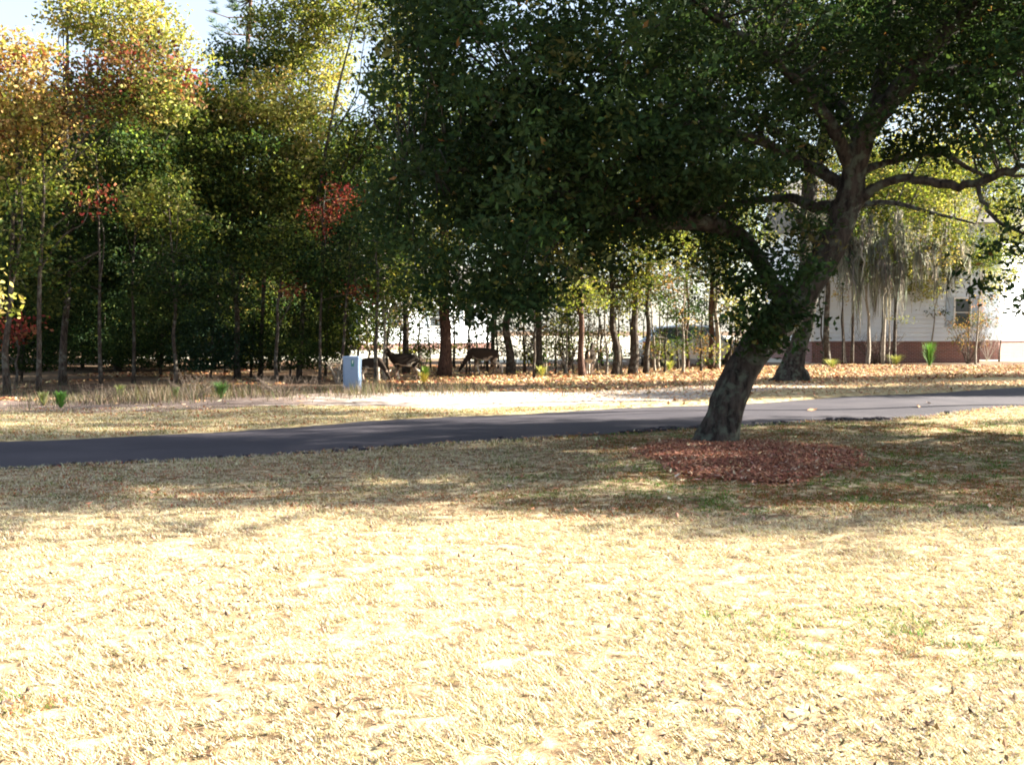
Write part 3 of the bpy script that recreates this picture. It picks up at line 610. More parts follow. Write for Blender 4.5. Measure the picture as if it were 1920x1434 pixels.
def b2l(u, v, d, ru, rv, ry, p='olive', dn=1.0): return (tuple(pt(u, v, Y2 + d) - Vector(O2)), (px(ru, Y2), ry, px(rv, Y2)), p, dn)
me, cl = crown_mesh('crown', [b2l(1420, 330, 0, 120, 90, 1.6), b2l(1540, 200, 0, 150, 100, 2, 'green'), b2l(1680, 330, -.8, 120, 70, 1.5, 'olive', .8), b2l(1750, 440, -1.2, 90, 60, 1.2, 'olive', .7), b2l(1350, 200, 0, 120, 110, 1.6, 'green'), b2l(1640, 110, 0, 130, 90, 1.8, 'olive'), b2l(1560, 420, .5, 60, 50, .8, 'green', .7), b2l(1640, 470, -.8, 90, 40, 1.0, 'green', .8), b2l(1840, 330, -1.5, 110, 70, 1.3, 'olive', .7), b2l(1400, 60, 0, 160, 110, 2.2, 'olive', 1.1), b2l(1560, 20, 0, 160, 110, 2.4, 'olive', 1.1), b2l(1700, 60, 0, 150, 110, 2.2, 'olive', 1.1), b2l(1830, 120, 0, 110, 100, 1.8, 'olive', .8), b2l(1760, 230, 0, 120, 70, 1.6, 'gold', .6), b2l(1480, -110, 0, 200, 80, 2.4, 'green', 1.2), b2l(1260, 120, .5, 140, 100, 2.0, 'green', 1.2)], M['leaf'], .11, .06, 34, .26, 7, .15)
link('crown', me, oak2)
tw = MB(); twigs_to(tw, cl, sk2, 120, .014); tag(tw.build('twig', M['bark'], oak2), kind='stuff')
mb2 = []
for (uc, vc, L) in ((1575, 440, 1.9), (1590, 470, 2.2), (1612, 450, 2.0), (1630, 470, 2.6), (1648, 440, 2.2), (1668, 460, 2.8), (1690, 440, 2.3), (1712, 450, 1.8), (1740, 450, 1.9), (1765, 460, 1.3), (1450, 590, .9), (1535, 420, 1.1), (1800, 450, .9)):
    for q in range(9):
        mb2.append((pt(uc + rng.normal(0, 13), vc + rng.normal(0, 26), Y2 - 1 + rng.uniform(-.8, .8)), L * rng.uniform(.3, 1.0), rng.uniform(.05, .15), int(rng.integers(14, 34))))
moss_obj(mb2, oak2, O2)

# tall pine against the sky
def pine():
    u, v = 455, 688; bx, by = at(u, v); o = empty('pine_tree', (bx, by, 0)); Oo = np.array(o.location)
    tag(o, 'tall pine with blue green needle tufts reaching into the sky', 'tree')
    tp = [(*pt(455, 688, by), .16), (*pt(450, 400, by), .13), (*pt(460, 150, by), .10), (*pt(470, 0, by), .07), (*pt(480, -120, by), .03)]
    s = spline(tp, 4); mb = MB().tube(s[:, :3] - Oo, s[:, 3], 8, True, .06, 2); tips = []
    for k in range(46):
        i0 = rng.integers(int(len(s) * .5), len(s)); a = s[i0]; an = rng.uniform(0, 6.28); L = rng.uniform(.6, 2.3)
        e = a[:3] + np.array([math.cos(an) * L, math.sin(an) * L, rng.uniform(-.1, .7)]); m = (a[:3] + e) / 2 + np.array([0, 0, -.15])
        mb.tube([a[:3] - Oo, m - Oo, e - Oo], [.035, .022, .01], 5, False)
        for q in range(4): tips.append(m + (e - m) * rng.uniform(0, 1.1) + rng.normal(0, .16, 3))
    mb.build('trunk', M['pine_bark'], o, True)
    V, C = [], []
    for t in tips:
        n = 60; d = rand_unit(n); d[:, 2] = np.abs(d[:, 2]) * .8 + .1; L = rng.uniform(.16, .28, n)[:, None]
        side = np.cross(d, rand_unit(n)); side /= np.linalg.norm(side, axis=1, keepdims=True)
        t0 = np.repeat((t - Oo)[None], n, 0); V.append(np.stack([t0 - side * .006, t0 + side * .006, t0 + d * L + side * .003, t0 + d * L - side * .003], 1).reshape(-1, 3))
        C.append(np.repeat(pal([(3, (0.05, 0.10, 0.05)), (2, (0.09, 0.15, 0.07))], n, .2), 4, 0))
    V = np.vstack(V); link('crown', mesh_np('crown', V, np.arange(len(V)).reshape(-1, 4), M['needle'], np.vstack(C)), o)
pine()

# deeper rows of the left woods: copies of one tree and one tall one
protos = []
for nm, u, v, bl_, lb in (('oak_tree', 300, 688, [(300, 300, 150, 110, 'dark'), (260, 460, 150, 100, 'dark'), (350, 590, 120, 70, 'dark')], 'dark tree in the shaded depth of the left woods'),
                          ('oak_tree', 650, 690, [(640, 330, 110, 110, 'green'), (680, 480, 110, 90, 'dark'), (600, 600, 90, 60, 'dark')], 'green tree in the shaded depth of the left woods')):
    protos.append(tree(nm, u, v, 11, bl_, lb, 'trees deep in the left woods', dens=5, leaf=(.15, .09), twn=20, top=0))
for i, (x, y, k, s) in enumerate([(-22, 36, 0, 1.0), (-18.5, 39, 1, 1.05), (-14.5, 38, 0, .95), (-8.5, 42, 1, .9), (-20, 45, 1, 1.2), (-15.5, 47, 0, 1.15), (-25, 42, 1, 1.1), (-28, 50, 0, 1.3), (-22, 54, 1, 1.3), (-17, 55, 0, 1.2), (-12, 52, 1, 1.0), (-32, 46, 1, 1.2)]):
    o = copy_tree(protos[k]); o.location = (x, y, 0); o.rotation_euler[2] = rng.uniform(0, 6.28); o.scale = (s, s, s)
# tall high crowned trees beyond the right edge; their shade falls on the verge and the sand at left
tree('oak_tree', 2369, 752, 20, [(2369, -129, 300, 150, 'green', .5), (2300, -60, 200, 90, 'green', .4)], 'tall high crowned tree beyond the right end of the verge', 'trees further right along the verge', dens=3)
tree('oak_tree', 2190, 736, 20, [(2200, -120, 250, 120, 'green', .5)], 'second tall tree beyond the right end, nearer the woods', 'trees further right along the verge', dens=3)
# copies beyond the frame on the right that shade the verge
for i, (x, y, s) in enumerate([(21, 28, .8), (24, 34, .9)]):
    o = copy_tree(protos[i % 2]); o.location = (x, y, 0); o.rotation_euler[2] = i * 1.7; o.scale = (s, s, s)
    o['label'] = ('first' if i == 0 else 'second') + ' woodland tree beyond the right edge at the end of the verge'; o['group'] = 'trees further right along the verge'

# ------------------------------------------------------------------ low plants
def spiky(u, v, h, w, cols, label, name='pine_seedling', group='green seedlings on the sandy edge', n=160):
    bx, by = at(u, v); o = empty(name, (bx, by, float(hgt(bx, by)))); tag(o, label, 'plant', group)
    H, Wd = px(h, by), px(w, by) / 2; mb = MB().tube([(0, 0, -.02), (.01, 0, H * .5)], [.012, .008], 5).build('stem', M['twig'], o)
    an = rng.uniform(0, 6.28, n); base = rng.uniform(0, H * .55, n); out = rng.uniform(.4, 1, n) * Wd; up = rng.uniform(.3, 1, n) * (H - base)
    b = np.stack([an * 0, an * 0, base], 1); e = np.stack([np.cos(an) * out, np.sin(an) * out, base + up], 1)
    m = (b + e) / 2 + np.array([0, 0, .06 * H]); sd = np.stack([-np.sin(an), np.cos(an), an * 0], 1) * .009
    V = np.concatenate([np.stack([b - sd, b + sd, m + sd, m - sd], 1), np.stack([m - sd, m + sd, e + sd * .2, e - sd * .2], 1)]).reshape(-1, 3)
    c = np.repeat(np.tile(pal(cols, n, .2), (2, 1)), 4, 0)
    link('foliage', mesh_np('foliage', V, np.arange(len(V)).reshape(-1, 4), M['grass'], c), o)
BG = [(3, (0.07, 0.18, 0.04)), (2, (0.12, 0.24, 0.05))]; DG = [(3, (0.06, 0.13, 0.045)), (2, (0.10, 0.18, 0.06))]
spiky(114, 766, 36, 34, BG, 'brightest green spiky seedling on the sand at the far left', n=260)
spiky(82, 763, 32, 26, [(2, (.3, .27, .15)), (2, (.15, .2, .07))], 'pale yellowish tuft just left of the brightest green seedling')
spiky(226, 748, 30, 26, [(2, (.14, .2, .06)), (1, (.25, .24, .1))], 'olive seedling between the bright green ones at left')
spiky(331, 750, 26, 16, BG, 'small upright bright green seedling below the broad oak')
spiky(415, 752, 36, 46, DG, 'wide dark green seedling in the shade left of the pedestal', n=240)
spiky(797, 716, 32, 26, [(3, (0.14, 0.28, 0.04)), (2, (.22, .32, .06))], 'vivid lime green plant at the foot of the thick pine trunk')
spiky(795, 722, 26, 30, [(3, (0.50, 0.44, 0.10)), (1, (.5, .36, .08))], 'yellow dry fern in front of the lime green plant')
spiky(1742, 690, 50, 34, BG, 'tall green seedling before the brick base of the house', n=260)
spiky(1016, 712, 26, 30, [(3, (0.45, 0.44, 0.14)), (1, (.2, .3, .08))], 'yellow green weed tuft left of the reddish trunk')
spiky(1255, 697, 22, 36, [(3, (0.42, 0.42, 0.12)), (1, (.2, .3, .08))], 'yellow green weeds below the car')
spiky(1560, 690, 20, 44, [(3, (0.40, 0.40, 0.14)), (1, (.25, .3, .1))], 'low yellow green weeds at the left corner of the house')
spiky(1680, 684, 22, 50, [(3, (0.40, 0.40, 0.14)), (1, (.25, .3, .1))], 'low yellow green weeds below the hanging moss')

def bush(u, v, h, w, mat, label, name='bare_bush', n=14, leafp=None, r=.012):
    bx, by = at(u, v); o = empty(name, (bx, by, float(hgt(bx, by)))); tag(o, label, 'bush', 'low bushes at the woods edge')
    H, Wd = px(h, by), px(w, by) / 2; mb = MB(); ends = []
    for i in range(n):
        an = rng.uniform(0, 6.28); L = rng.uniform(.4, 1); e = np.array([math.cos(an) * Wd * L, math.sin(an) * Wd * L, H * rng.uniform(.55, 1)])
        m = e * .5 + rng.normal(0, .04 * H, 3); m[2] = abs(m[2])
        mb.tube([(rng.normal(0, .04), rng.normal(0, .04), -.03), m, e], [r, r * .8, r * .35], 5, False)
        for q in range(4):
            t = rng.uniform(.3, 1); s0 = m + (e - m) * t; e2 = s0 + rand_unit(1)[0] * .25 * H + np.array([0, 0, .12 * H]); mb.tube([s0, e2], [r * .55, r * .2], 4, False); ends.append(e2)
    mb.build('branches', mat, o, True)
    if leafp:
        c = np.repeat(np.array(ends), 14, 0) + rng.normal(0, .09, (len(ends) * 14, 3)); c = c[c[:, 2] > .03]
        V, Fq = leaf_geo(c, .08, .045); link('foliage', mesh_np('foliage', V, Fq, M['leaf'], np.repeat(pal(PAL[leafp], len(c)), 4, 0)), o)
bush(634, 718, 44, 46, M['pale_bark'], 'bare bush of pale forked branches beside the pedestal', n=8, r=.022)
bush(1795, 678, 60, 110, M['twig'], 'tangled brown bare bush before the brick base', n=40)
bush(1815, 682, 90, 90, M['twig'], 'tall twiggy bush with few rusty leaves before the house window', 'leafy_bush', 26, 'brown')
bush(1640, 682, 60, 120, M['twig'], 'grey twigs tangled below the hanging moss', n=40)
bush(1851, 676, 62, 50, M['pale_bark'], 'bare bush with few slanting stems at the right house corner', n=7, r=.014)
bush(968, 700, 56, 50, M['pale_bark'], 'bare twiggy bush at the tail of the grazing deer', n=9, r=.010)
bush(905, 694, 78, 90, M['twig'], 'dark leafy bush behind the grazing deer', 'leafy_bush', 16, 'dark')
bush(1060, 702, 90, 70, M['twig'], 'leafy bush left of the deer seen from behind', 'leafy_bush', 16, 'green')
bush(1120, 694, 80, 60, M['twig'], 'rust coloured bush right of the deer seen from behind', 'leafy_bush', 14, 'brown')
bush(1005, 700, 60, 50, M['twig'], 'green bush at the foot of the dark leafy trunk', 'leafy_bush', 14, 'green')
bush(1225, 694, 60, 44, M['twig'], 'olive bush between the speckled trunks and the car', 'leafy_bush', 12, 'olive')
bush(1320, 692, 60, 46, M['twig'], 'rust brown bush before the middle of the car', 'leafy_bush', 12, 'brown')
bush(1395, 690, 50, 50, M['twig'], 'dull twiggy bush behind the leaning oak trunk', 'leafy_bush', 12, 'brown')
bush(790, 702, 60, 40, M['twig'], 'sun flecked bush between the walking deer and the thick pine', 'leafy_bush', 14, 'olive')
bush(360, 752, 50, 150, M['twig'], 'bare grey weeds in the shade below the broad oak', n=30, r=.006)
bush(530, 748, 44, 170, M['twig'], 'bare grey weeds in the shade left of the pedestal', n=34, r=.006)
bush(190, 756, 40, 110, M['twig'], 'bare brown weeds right of the brightest green seedling', n=24, r=.006)

# ------------------------------------------------------------------ deer
def skinned(name, verts, edges, radii, parent, colf, mat, sub=2):
    me = bpy.data.meshes.new(name); me.from_pydata(verts, edges, []); tmp = bpy.data.objects.new(name, me); COL.objects.link(tmp)
    tmp.modifiers.new('skin', 'SKIN'); sv = me.skin_vertices
    if len(sv) == 0:
        import bmesh; bm = bmesh.new(); bm.from_mesh(me); bm.verts.layers.skin.verify(); bm.to_mesh(me); bm.free()
    for i, r in enumerate(radii):
        r = tuple(q * (1.32 if i < 5 else 1.2 if i < 9 else 1.12) for q in (r if isinstance(r, tuple) else (r, r))); d = me.skin_vertices[0].data[i]; d.radius = r if isinstance(r, tuple) else (r, r); d.use_root = (i == 0)
    m = tmp.modifiers.new('sub', 'SUBSURF'); m.levels = sub; m.render_levels = sub
    dg = bpy.context.evaluated_depsgraph_get(); ev = tmp.evaluated_get(dg); out = bpy.data.meshes.new_from_object(ev)
    bpy.data.objects.remove(tmp); n = len(out.vertices); co = np.empty(n * 3, np.float32); out.vertices.foreach_get('co', co); co = co.reshape(-1, 3)
    no = np.empty(n * 3, np.float32); out.vertices.foreach_get('normal', no); no = no.reshape(-1, 3)
    ca = out.color_attributes.new('Col', 'FLOAT_COLOR', 'POINT'); c = np.ones((n, 4), np.float32); c[:, :3] = colf(co, no); ca.data.foreach_set('color', c.ravel())
    out.polygons.foreach_set('use_smooth', [True] * len(out.polygons)); out.materials.clear(); out.materials.append(mat); out.name = name
    return link(name, out, parent)
def deer(u, v, yaw, label, neck, head, legs, scale=1.0, dark=1.0, tailup=False):
    """faces +X locally; neck/head: joint positions; legs: x offsets of the feet (fl, fr, hl, hr)"""
    bx, by = at(u, v); o = empty('deer', (bx, by, float(hgt(bx, by)) + .01), yaw); o.scale = (scale,) * 3; tag(o, label, 'deer', 'deer feeding at the edge of the trees')
    V, E, R = [], [], []
    def a(p, r, to=None):
        V.append(p); R.append(r); i = len(V) - 1
        if to is not None: E.append((to, i))
        return i
    pel = a((-.36, 0, .70), (.145, .15)); rump = a((-.50, 0, .70), (.085, .10), pel)
    mid = a((-.10, 0, .665), (.135, .155), pel); ch = a((.16, 0, .66), (.135, .17), mid); sh = a((.30, 0, .70), (.10, .14), ch)
    nk = a(neck[0], (.065, .09), sh); nk2 = a(neck[1], (.048, .062), nk); hd = a(head[0], (.055, .062), nk2); mz = a(head[1], (.038, .038), hd); ns = a(head[2], (.024, .024), mz)
    for sgn, dx in ((1, legs[0]), (-1, legs[1])):
        s1 = a((.21, .07 * sgn, .54), .062, ch); el = a((.20 + dx * .15, .075 * sgn, .44), .043, s1); kn = a((.22 + dx * .55, .07 * sgn, .27), .026, el)
        ft = a((.20 + dx * .95, .07 * sgn, .075), .019, kn); a((.225 + dx, .07 * sgn, .012), .024, ft)
    for sgn, dx in ((1, legs[2]), (-1, legs[3])):
        h1 = a((-.37, .085 * sgn, .56), .085, pel); st = a((-.29 + dx * .3, .09 * sgn, .45), .056, h1); hk = a((-.45 + dx * .7, .08 * sgn, .295), .028, st)
        ft = a((-.40 + dx * .97, .08 * sgn, .075), .019, hk); a((-.375 + dx, .08 * sgn, .012), .024, ft)
    coat = np.array((0.105, 0.078, 0.060)) * dark; white = np.array((0.62, 0.57, 0.50)); leg = np.array((0.17, 0.12, 0.09))
    def colf(co, no):
        n = len(co); c = np.repeat(coat[None], n, 0) * (1 + .18 * (vnoise(co[:, 0] * 30, co[:, 2] * 30, 4)[:, None] - .5)); x, y, z = co.T
        w = np.clip((-no[:, 2] - .25) * 3, 0, 1) * (z > .35) * (z < .62) * (x < .3); c = c * (1 - w[:, None]) + white * w[:, None]
        l = np.clip((.47 - z) * 6, 0, 1) * (x < .5); c = c * (1 - l[:, None]) + leg * l[:, None]
        inn = ((z < .55) & (z > .1) & (np.sign(y) * no[:, 1] < -.1) & (np.abs(y) > .03) & (x < .4)); c[inn] = white
        rp = (x < -.46) & (z > .45) & (np.abs(y) < .05); c[rp] = white * .6
        c[z < .035] = (.03, .025, .02); return c
    skinned('body', V, E, R, o, colf, M['deer'])
    h0 = Vector(head[0]); d = (Vector(head[1]) - h0).normalized(); n1 = Vector(neck[1]); back = (n1 - h0).normalized()
    sd = d.cross(Vector((0, 0, 1)));
    if sd.length < .2: sd = Vector((0, 1, 0))
    sd.normalize(); up = sd.cross(d).normalized()
    for s in (1, -1):
        b = h0 + sd * s * .045 + up * .03 - d * .02; t = b + sd * s * .11 + up * .09 - d * .04; m = b.lerp(t, .5)
        e = MB().tube([b, m, t], [.014, .032, .006], 8, True); oo = e.build('ear', M['ear'], o, True)
        ey = h0.lerp(Vector(head[1]), .35) + sd * s * .046 + up * .02
        MB().tube([ey - sd * s * .01, ey + sd * s * .008], [.012, .008], 8).build('eye', M['black'], o, True)
    T = MB().tube([(-.53, 0, .78), (-.585, 0, .70 if not tailup else .84), (-.59, 0, .60 if not tailup else .93)], [.028, .034, .012], 8, True); T.build('tail', M['ear'], o, True)
    MB().tube([Vector(head[2]) - d * .01, Vector(head[2]) + d * .022], [.02, .014], 8).build('nose', M['black'], o, True)
    return o
M['ear'] = mat_plain('pale deer hair', (0.36, 0.28, 0.22), .85); M['black'] = mat_plain('black gloss', (0.012, 0.011, 0.011), .3)
UPN = [(.40, 0, .82), (.47, 0, .94)]; DOWN = [(.42, 0, .585), (.53, 0, .46)]
deer(757, 716, math.radians(180 + 30), 'dark deer walking with white sunlit legs right of the pedestal', [(.42, 0, .80), (.49, .02, .90)], [(.54, .05, .955), (.63, .12, .91), (.69, .16, .87)], (.10, -.10, .06, -.16), .98, .16)  # coat darkened to stand in for the shade over this deer
deer(905, 706, math.radians(180 - 4), 'brown deer grazing with lowered head beside the thick pine trunk', DOWN, [(.60, 0, .34), (.68, 0, .22), (.725, 0, .14)], (.04, -.10, .10, -.20), 1.08, .38)
deer(1107, 706, math.radians(80), 'deer seen from behind, half hidden by a straight reddish trunk', UPN, [(.55, 0, 1.04), (.64, 0, 1.0), (.70, 0, .97)], (.05, -.05, .04, -.06), 1.02, .28)
deer(697, 719, math.radians(-25), 'dark feeding deer in the shade right beside the pedestal', DOWN, [(.60, 0, .34), (.68, 0, .22), (.725, 0, .14)], (.05, -.08, .05, -.08), .85, .30)

# ------------------------------------------------------------------ utility pedestal
M['ped'] = mat_plain('pale blue grey painted plastic', (0.17, 0.25, 0.38), .5, .05, 5, 0, .05)
M['ped_base'] = mat_plain('weathered pedestal base', (0.10, 0.17, 0.28), .6, .10, 5)
M['green_label'] = mat_plain('green sticker', (0.02, 0.16, 0.14), .5, .05); M['white'] = mat_plain('white print', (0.7, 0.74, 0.72), .6, .03)
def pedestal():
    bx, by = at(661, 736); o = empty('utility_pedestal', (bx, by, float(hgt(bx, by)) - .02), math.radians(-4)); tag(o, 'pale blue grey utility pedestal with green sticker at the edge of the woods', 'utility box')
    w, d, h = .405, .34, .90
    def rr(w, d, z, r=.045, n=5, tp=1.0):
        P = []
        for cx_, cy_, a0 in ((w / 2 - r, d / 2 - r, 0), (-w / 2 + r, d / 2 - r, 90), (-w / 2 + r, -d / 2 + r, 180), (w / 2 - r, -d / 2 + r, 270)):
            for k in range(n): a = math.radians(a0 + 90 * k / (n - 1)); P.append((cx_ + r * math.cos(a), cy_ + r * math.sin(a), z))
        return P
    def loft(sections, name, mat):
        mb = MB(); n = len(sections[0]); v = [p for s in sections for p in s]; f = []
        for i in range(len(sections) - 1):
            for k in range(n): q = (k + 1) % n; f.append((i * n + k, i * n + q, (i + 1) * n + q, (i + 1) * n + k))
        f.append(tuple(range((len(sections) - 1) * n, len(sections) * n))); f.append(tuple(reversed(range(n)))); ob_ = mb.add(v, f).build(name, mat, o); return ob_
    loft([rr(w * .93, d * .93, -.05), rr(w * .95, d * .95, .15)], 'base', M['ped_base'])
    loft([rr(w * .965, d * .965, .155), rr(w * .985, d * .985, .165), rr(w, d, h - .06)], 'body', M['ped'])
    loft([rr(w * 1.04, d * 1.04, h - .062), rr(w * 1.05, d * 1.05, h - .03), rr(w * 1.02, d * 1.02, h - .008), rr(w * .92, d * .92, h)], 'lid', M['ped'])
    f = -d / 2
    MB().box((.045, f - .002, .735), (.072, .006, .16)).build('sticker', M['green_label'], o)
    MB().box((.045, f - .006, .765), (.018, .004, .07)).box((.052, f - .006, .79), (.034, .004, .014)).build('sticker_figure', M['white'], o)
    MB().box((.03, f - .004, .60), (.075, .008, .014)).build('latch', M['ped_base'], o)
    MB().box((.07, f - .004, .235), (.055, .006, .012)).build('marking', M['green_label'], o)
    for s in (-1, 1): MB().box((s * .165, f - .001, .47), (.006, .006, .56)).build('seam', M['ped_base'], o)
pedestal()

# ------------------------------------------------------------------ white house with brick base
M['siding'] = mat_plain('white vinyl siding', (0.66, 0.72, 0.80), .5, .03, 3, 0, .02)
M['trim'] = mat_plain('white trim', (0.80, 0.80, 0.79), .5, .02); M['roof'] = mat_plain('grey shingles', (0.12, 0.115, 0.11), .9, .2, 12)
M['glass'] = mat_plain('dark window glass', (0.03, 0.04, 0.05), .08, .1); M['shutter'] = mat_plain('grey blue shutter', (0.36, 0.44, 0.54), .6)
def brick_mat():
    m, nt, bs = new_mat('red brick'); tc = N(nt, 'ShaderNodeTexCoord'); sx = N(nt, 'ShaderNodeSeparateXYZ'); nt.links.new(tc.outputs['Object'], sx.inputs[0]); ad = N(nt, 'ShaderNodeMath', operation='ADD'); nt.links.new(sx.outputs[0], ad.inputs[0]); nt.links.new(sx.outputs[1], ad.inputs[1]); mp = N(nt, 'ShaderNodeCombineXYZ'); nt.links.new(ad.outputs[0], mp.inputs[0]); nt.links.new(sx.outputs[2], mp.inputs[1]); b = N(nt, 'ShaderNodeTexBrick'); nt.links.new(mp.outputs[0], b.inputs['Vector'])
    b.inputs['Scale'].default_value = 1.0; b.inputs['Brick Width'].default_value = .22; b.inputs['Row Height'].default_value = .075; b.inputs['Mortar Size'].default_value = .008
    b.inputs['Color1'].default_value = (.24, .085, .065, 1); b.inputs['Color2'].default_value = (.15, .055, .048, 1); b.inputs['Mortar'].default_value = (.30, .27, .25, 1)
    nt.links.new(b.outputs['Color'], bs.inputs['Base Color']); bs.inputs['Roughness'].default_value = .9; return m
M['brick'] = brick_mat()
def house(loc, rz, wid, dep, wall_h, found, label, windows, corner=True):
    """front wall along local +X from the origin, facing local -Y"""
    o = empty('house', loc, rz); tag(o, label, 'house', 'white houses behind the trees')
    MB().box((wid / 2, dep / 2, found / 2 - .1), (wid, dep, found + .2)).build('foundation', M['brick'], o)
    MB().box((wid / 2, dep / 2, found + wall_h / 2), (wid - .02, dep - .02, wall_h)).build('wall', M['siding'], o)
    ph = .21; n = int(wall_h / ph)
    m = MB(); m.add([(0, 0, 0), (wid, 0, 0), (wid, -.05, .004), (0, -.05, .004), (0, -.006, ph), (wid, -.006, ph), (wid, .012, ph), (0, .012, ph)], [(0, 3, 2, 1), (3, 4, 5, 2), (4, 7, 6, 5), (0, 7, 4, 3), (1, 2, 5, 6)])
    pm = m.mesh('siding_board', M['siding'])
    for i in range(n): link('siding_board', pm, o).location = (0, 0, found + i * ph)
    m = MB(); m.add([(0, 0, 0), (0, dep, 0), (-.03, dep, .004), (-.03, 0, .004), (-.006, 0, ph), (-.006, dep, ph), (.012, dep, ph), (.012, 0, ph)], [(1, 2, 3, 0), (2, 5, 4, 3), (5, 6, 7, 4)])
    pm2 = m.mesh('siding_board', M['siding'])
    for i in range(n): link('siding_board', pm2, o).location = (0, 0, found + i * ph)
    for x in (0, wid): MB().box((x, -.02, found + wall_h / 2), (.16, .10, wall_h)).build('corner_board', M['trim'], o)
    MB().box((wid / 2, -.035, found - .02), (wid + .1, .05, .06)).build('sill_board', M['trim'] if not corner else M['brick'], o)
    T = found + wall_h; e = .45
    MB().add([(-e, -e, T - .1), (wid + e, -e, T - .1), (wid + e, dep + e, T - .1), (-e, dep + e, T - .1), (-e, dep / 2, T + dep * .28), (wid + e, dep / 2, T + dep * .28)],
             [(0, 1, 5, 4), (2, 3, 4, 5), (0, 4, 3), (1, 2, 5), (3, 2, 1, 0)]).build('roof', M['roof'], o)
    for (x, z, w, h) in windows:
        fr = MB().box((x, -.05, z), (w + .14, .06, h + .14)).build('window', M['trim'], o)
        for q in (-1, 1):
            MB().box((x, -.085, z + q * h / 4), (w, .015, h / 2 - .04)).build('pane', M['glass'], fr)
            MB().box((x + q * (w / 2 + .27), -.055, z), (.34, .04, h + .05)).build('shutter', M['shutter'], o)
    return o
hx0, hx1 = pt(1523, 600, 48.5)[0], pt(1838, 600, 48.5)[0]
hp = house((hx0, 48.5, 0), 0, hx1 - hx0, 9, 5.6, 1.0, 'white sided house with brick base behind the hanging moss', [(pt(1804, 600, 48.5)[0] - hx0, 2.35, .7, 1.3)])
hx2 = pt(1874, 600, 53)[0]
house((hx2, 53, 0), math.radians(38), 12, 8, 5.6, 1.0, 'sunlit white house with brick base at the right edge', [(6.5, 2.5, .9, 1.4)])
hx3 = pt(905, 600, 84)[0]
house((hx3 - 9, 78, 0), math.radians(42), 13, 9, 4.6, .5, 'far sunlit white house glimpsed behind the grazing deer', [(3, 2.6, 1, 1.5), (7, 2.6, 1, 1.5), (10.5, 2.6, 1, 1.5)])

# ------------------------------------------------------------------ parked car behind the trees
M['paint'] = mat_plain('pale silver blue car paint', (0.45, 0.52, 0.62), .25, .02, 2, .3, 0); M['tyre'] = mat_plain('tyre rubber', (0.02, 0.02, 0.02), .9)
M['rim'] = mat_plain('alloy', (0.45, 0.45, 0.46), .3, .05, 5, .8); M['carglass'] = mat_plain('car glass', (0.04, 0.06, 0.08), .06, .05, 3, 0, 0); M['redlens'] = mat_plain('red lens', (0.35, 0.02, 0.02), .2); M['lens'] = mat_plain('clear lens', (0.6, 0.6, 0.6), .15)
def car():
    c = pt(1300, 640, 43.0); o = empty('parked_car', (c[0], 43.0, 0.03), math.radians(6)); tag(o, 'pale silver blue parked car seen through the thin trunks', 'car')
    prof = [(-2.25, .38), (-2.3, .75), (-2.22, 1.05), (-1.95, 1.12), (-1.55, 1.62), (-.4, 1.72), (.55, 1.66), (1.15, 1.15), (1.95, 1.02), (2.25, .80), (2.28, .42), (1.8, .30), (-1.8, .30)]
    half = [(.80, .84, .86, .86, .68, .64, .66, .82, .80, .76, .78, .84, .84)][0]; hh = .88
    v = []; n = len(prof)
    for (x, z), y in zip(prof, half): v.append((x, -y, z))
    for (x, z), y in zip(prof, half): v.append((x, y, z))
    f = [tuple(range(n)), tuple(reversed(range(n, 2 * n)))] + [(k, n + k, n + (k + 1) % n, (k + 1) % n) for k in range(n)]
    MB().add(v, f).build('body', M['paint'], o, False, .05)
    for s in (-1, 1):
        def side(pts): return [(x, s * (.86 - (z - 1.1) * .36 + .012), z) for x, z in pts]
        for P in (((-1.75, 1.14), (-.95, 1.14), (-.95, 1.60), (-1.42, 1.56)), ((-.87, 1.14), (.02, 1.14), (.02, 1.63), (-.87, 1.61)), ((.10, 1.14), (.98, 1.14), (.50, 1.58), (.10, 1.62))):
            a = side(P); b = [(x, y - s * .02, z) for x, y, z in a]
            MB().add(a + b, [(0, 1, 2, 3), (7, 6, 5, 4)] + [(k, 4 + k, 4 + (k + 1) % 4, (k + 1) % 4) for k in range(4)]).build('side_window', M['carglass'], o)
        for x in (-1.4, 1.4):
            w = MB().tube([(x, s * .66, .33), (x, s * .89, .33)], [.33, .33], 24).build('wheel', M['tyre'], o, False, .02)
            MB().tube([(x, s * .80, .33), (x, s * .905, .33)], [.21, .19], 16).build('rim', M['rim'], w)
        MB().box((2.22, s * .62, .78), (.10, .30, .14)).build('headlight', M['lens'], o); MB().box((-2.27, s * .70, .92), (.08, .22, .24)).build('tail_light', M['redlens'], o)
        MB().box((.75, s * .93, 1.16), (.14, .16, .12)).build('mirror', M['paint'], o, False, .02)
        for x in (-.9, .06): MB().box((x, s * .866, .78), (.012, .01, .62)).build('door_seam', M['tyre'], o)
    MB().add([(1.10, -.62, 1.20), (1.10, .62, 1.20), (.62, .55, 1.64), (.62, -.55, 1.64)], [(0, 1, 2, 3)]).build('windscreen', M['carglass'], o)
    MB().add([(-1.93, -.62, 1.19), (-1.93, .62, 1.19), (-1.60, .55, 1.60), (-1.60, -.55, 1.60)], [(3, 2, 1, 0)]).build('rear_window', M['carglass'], o)
car()

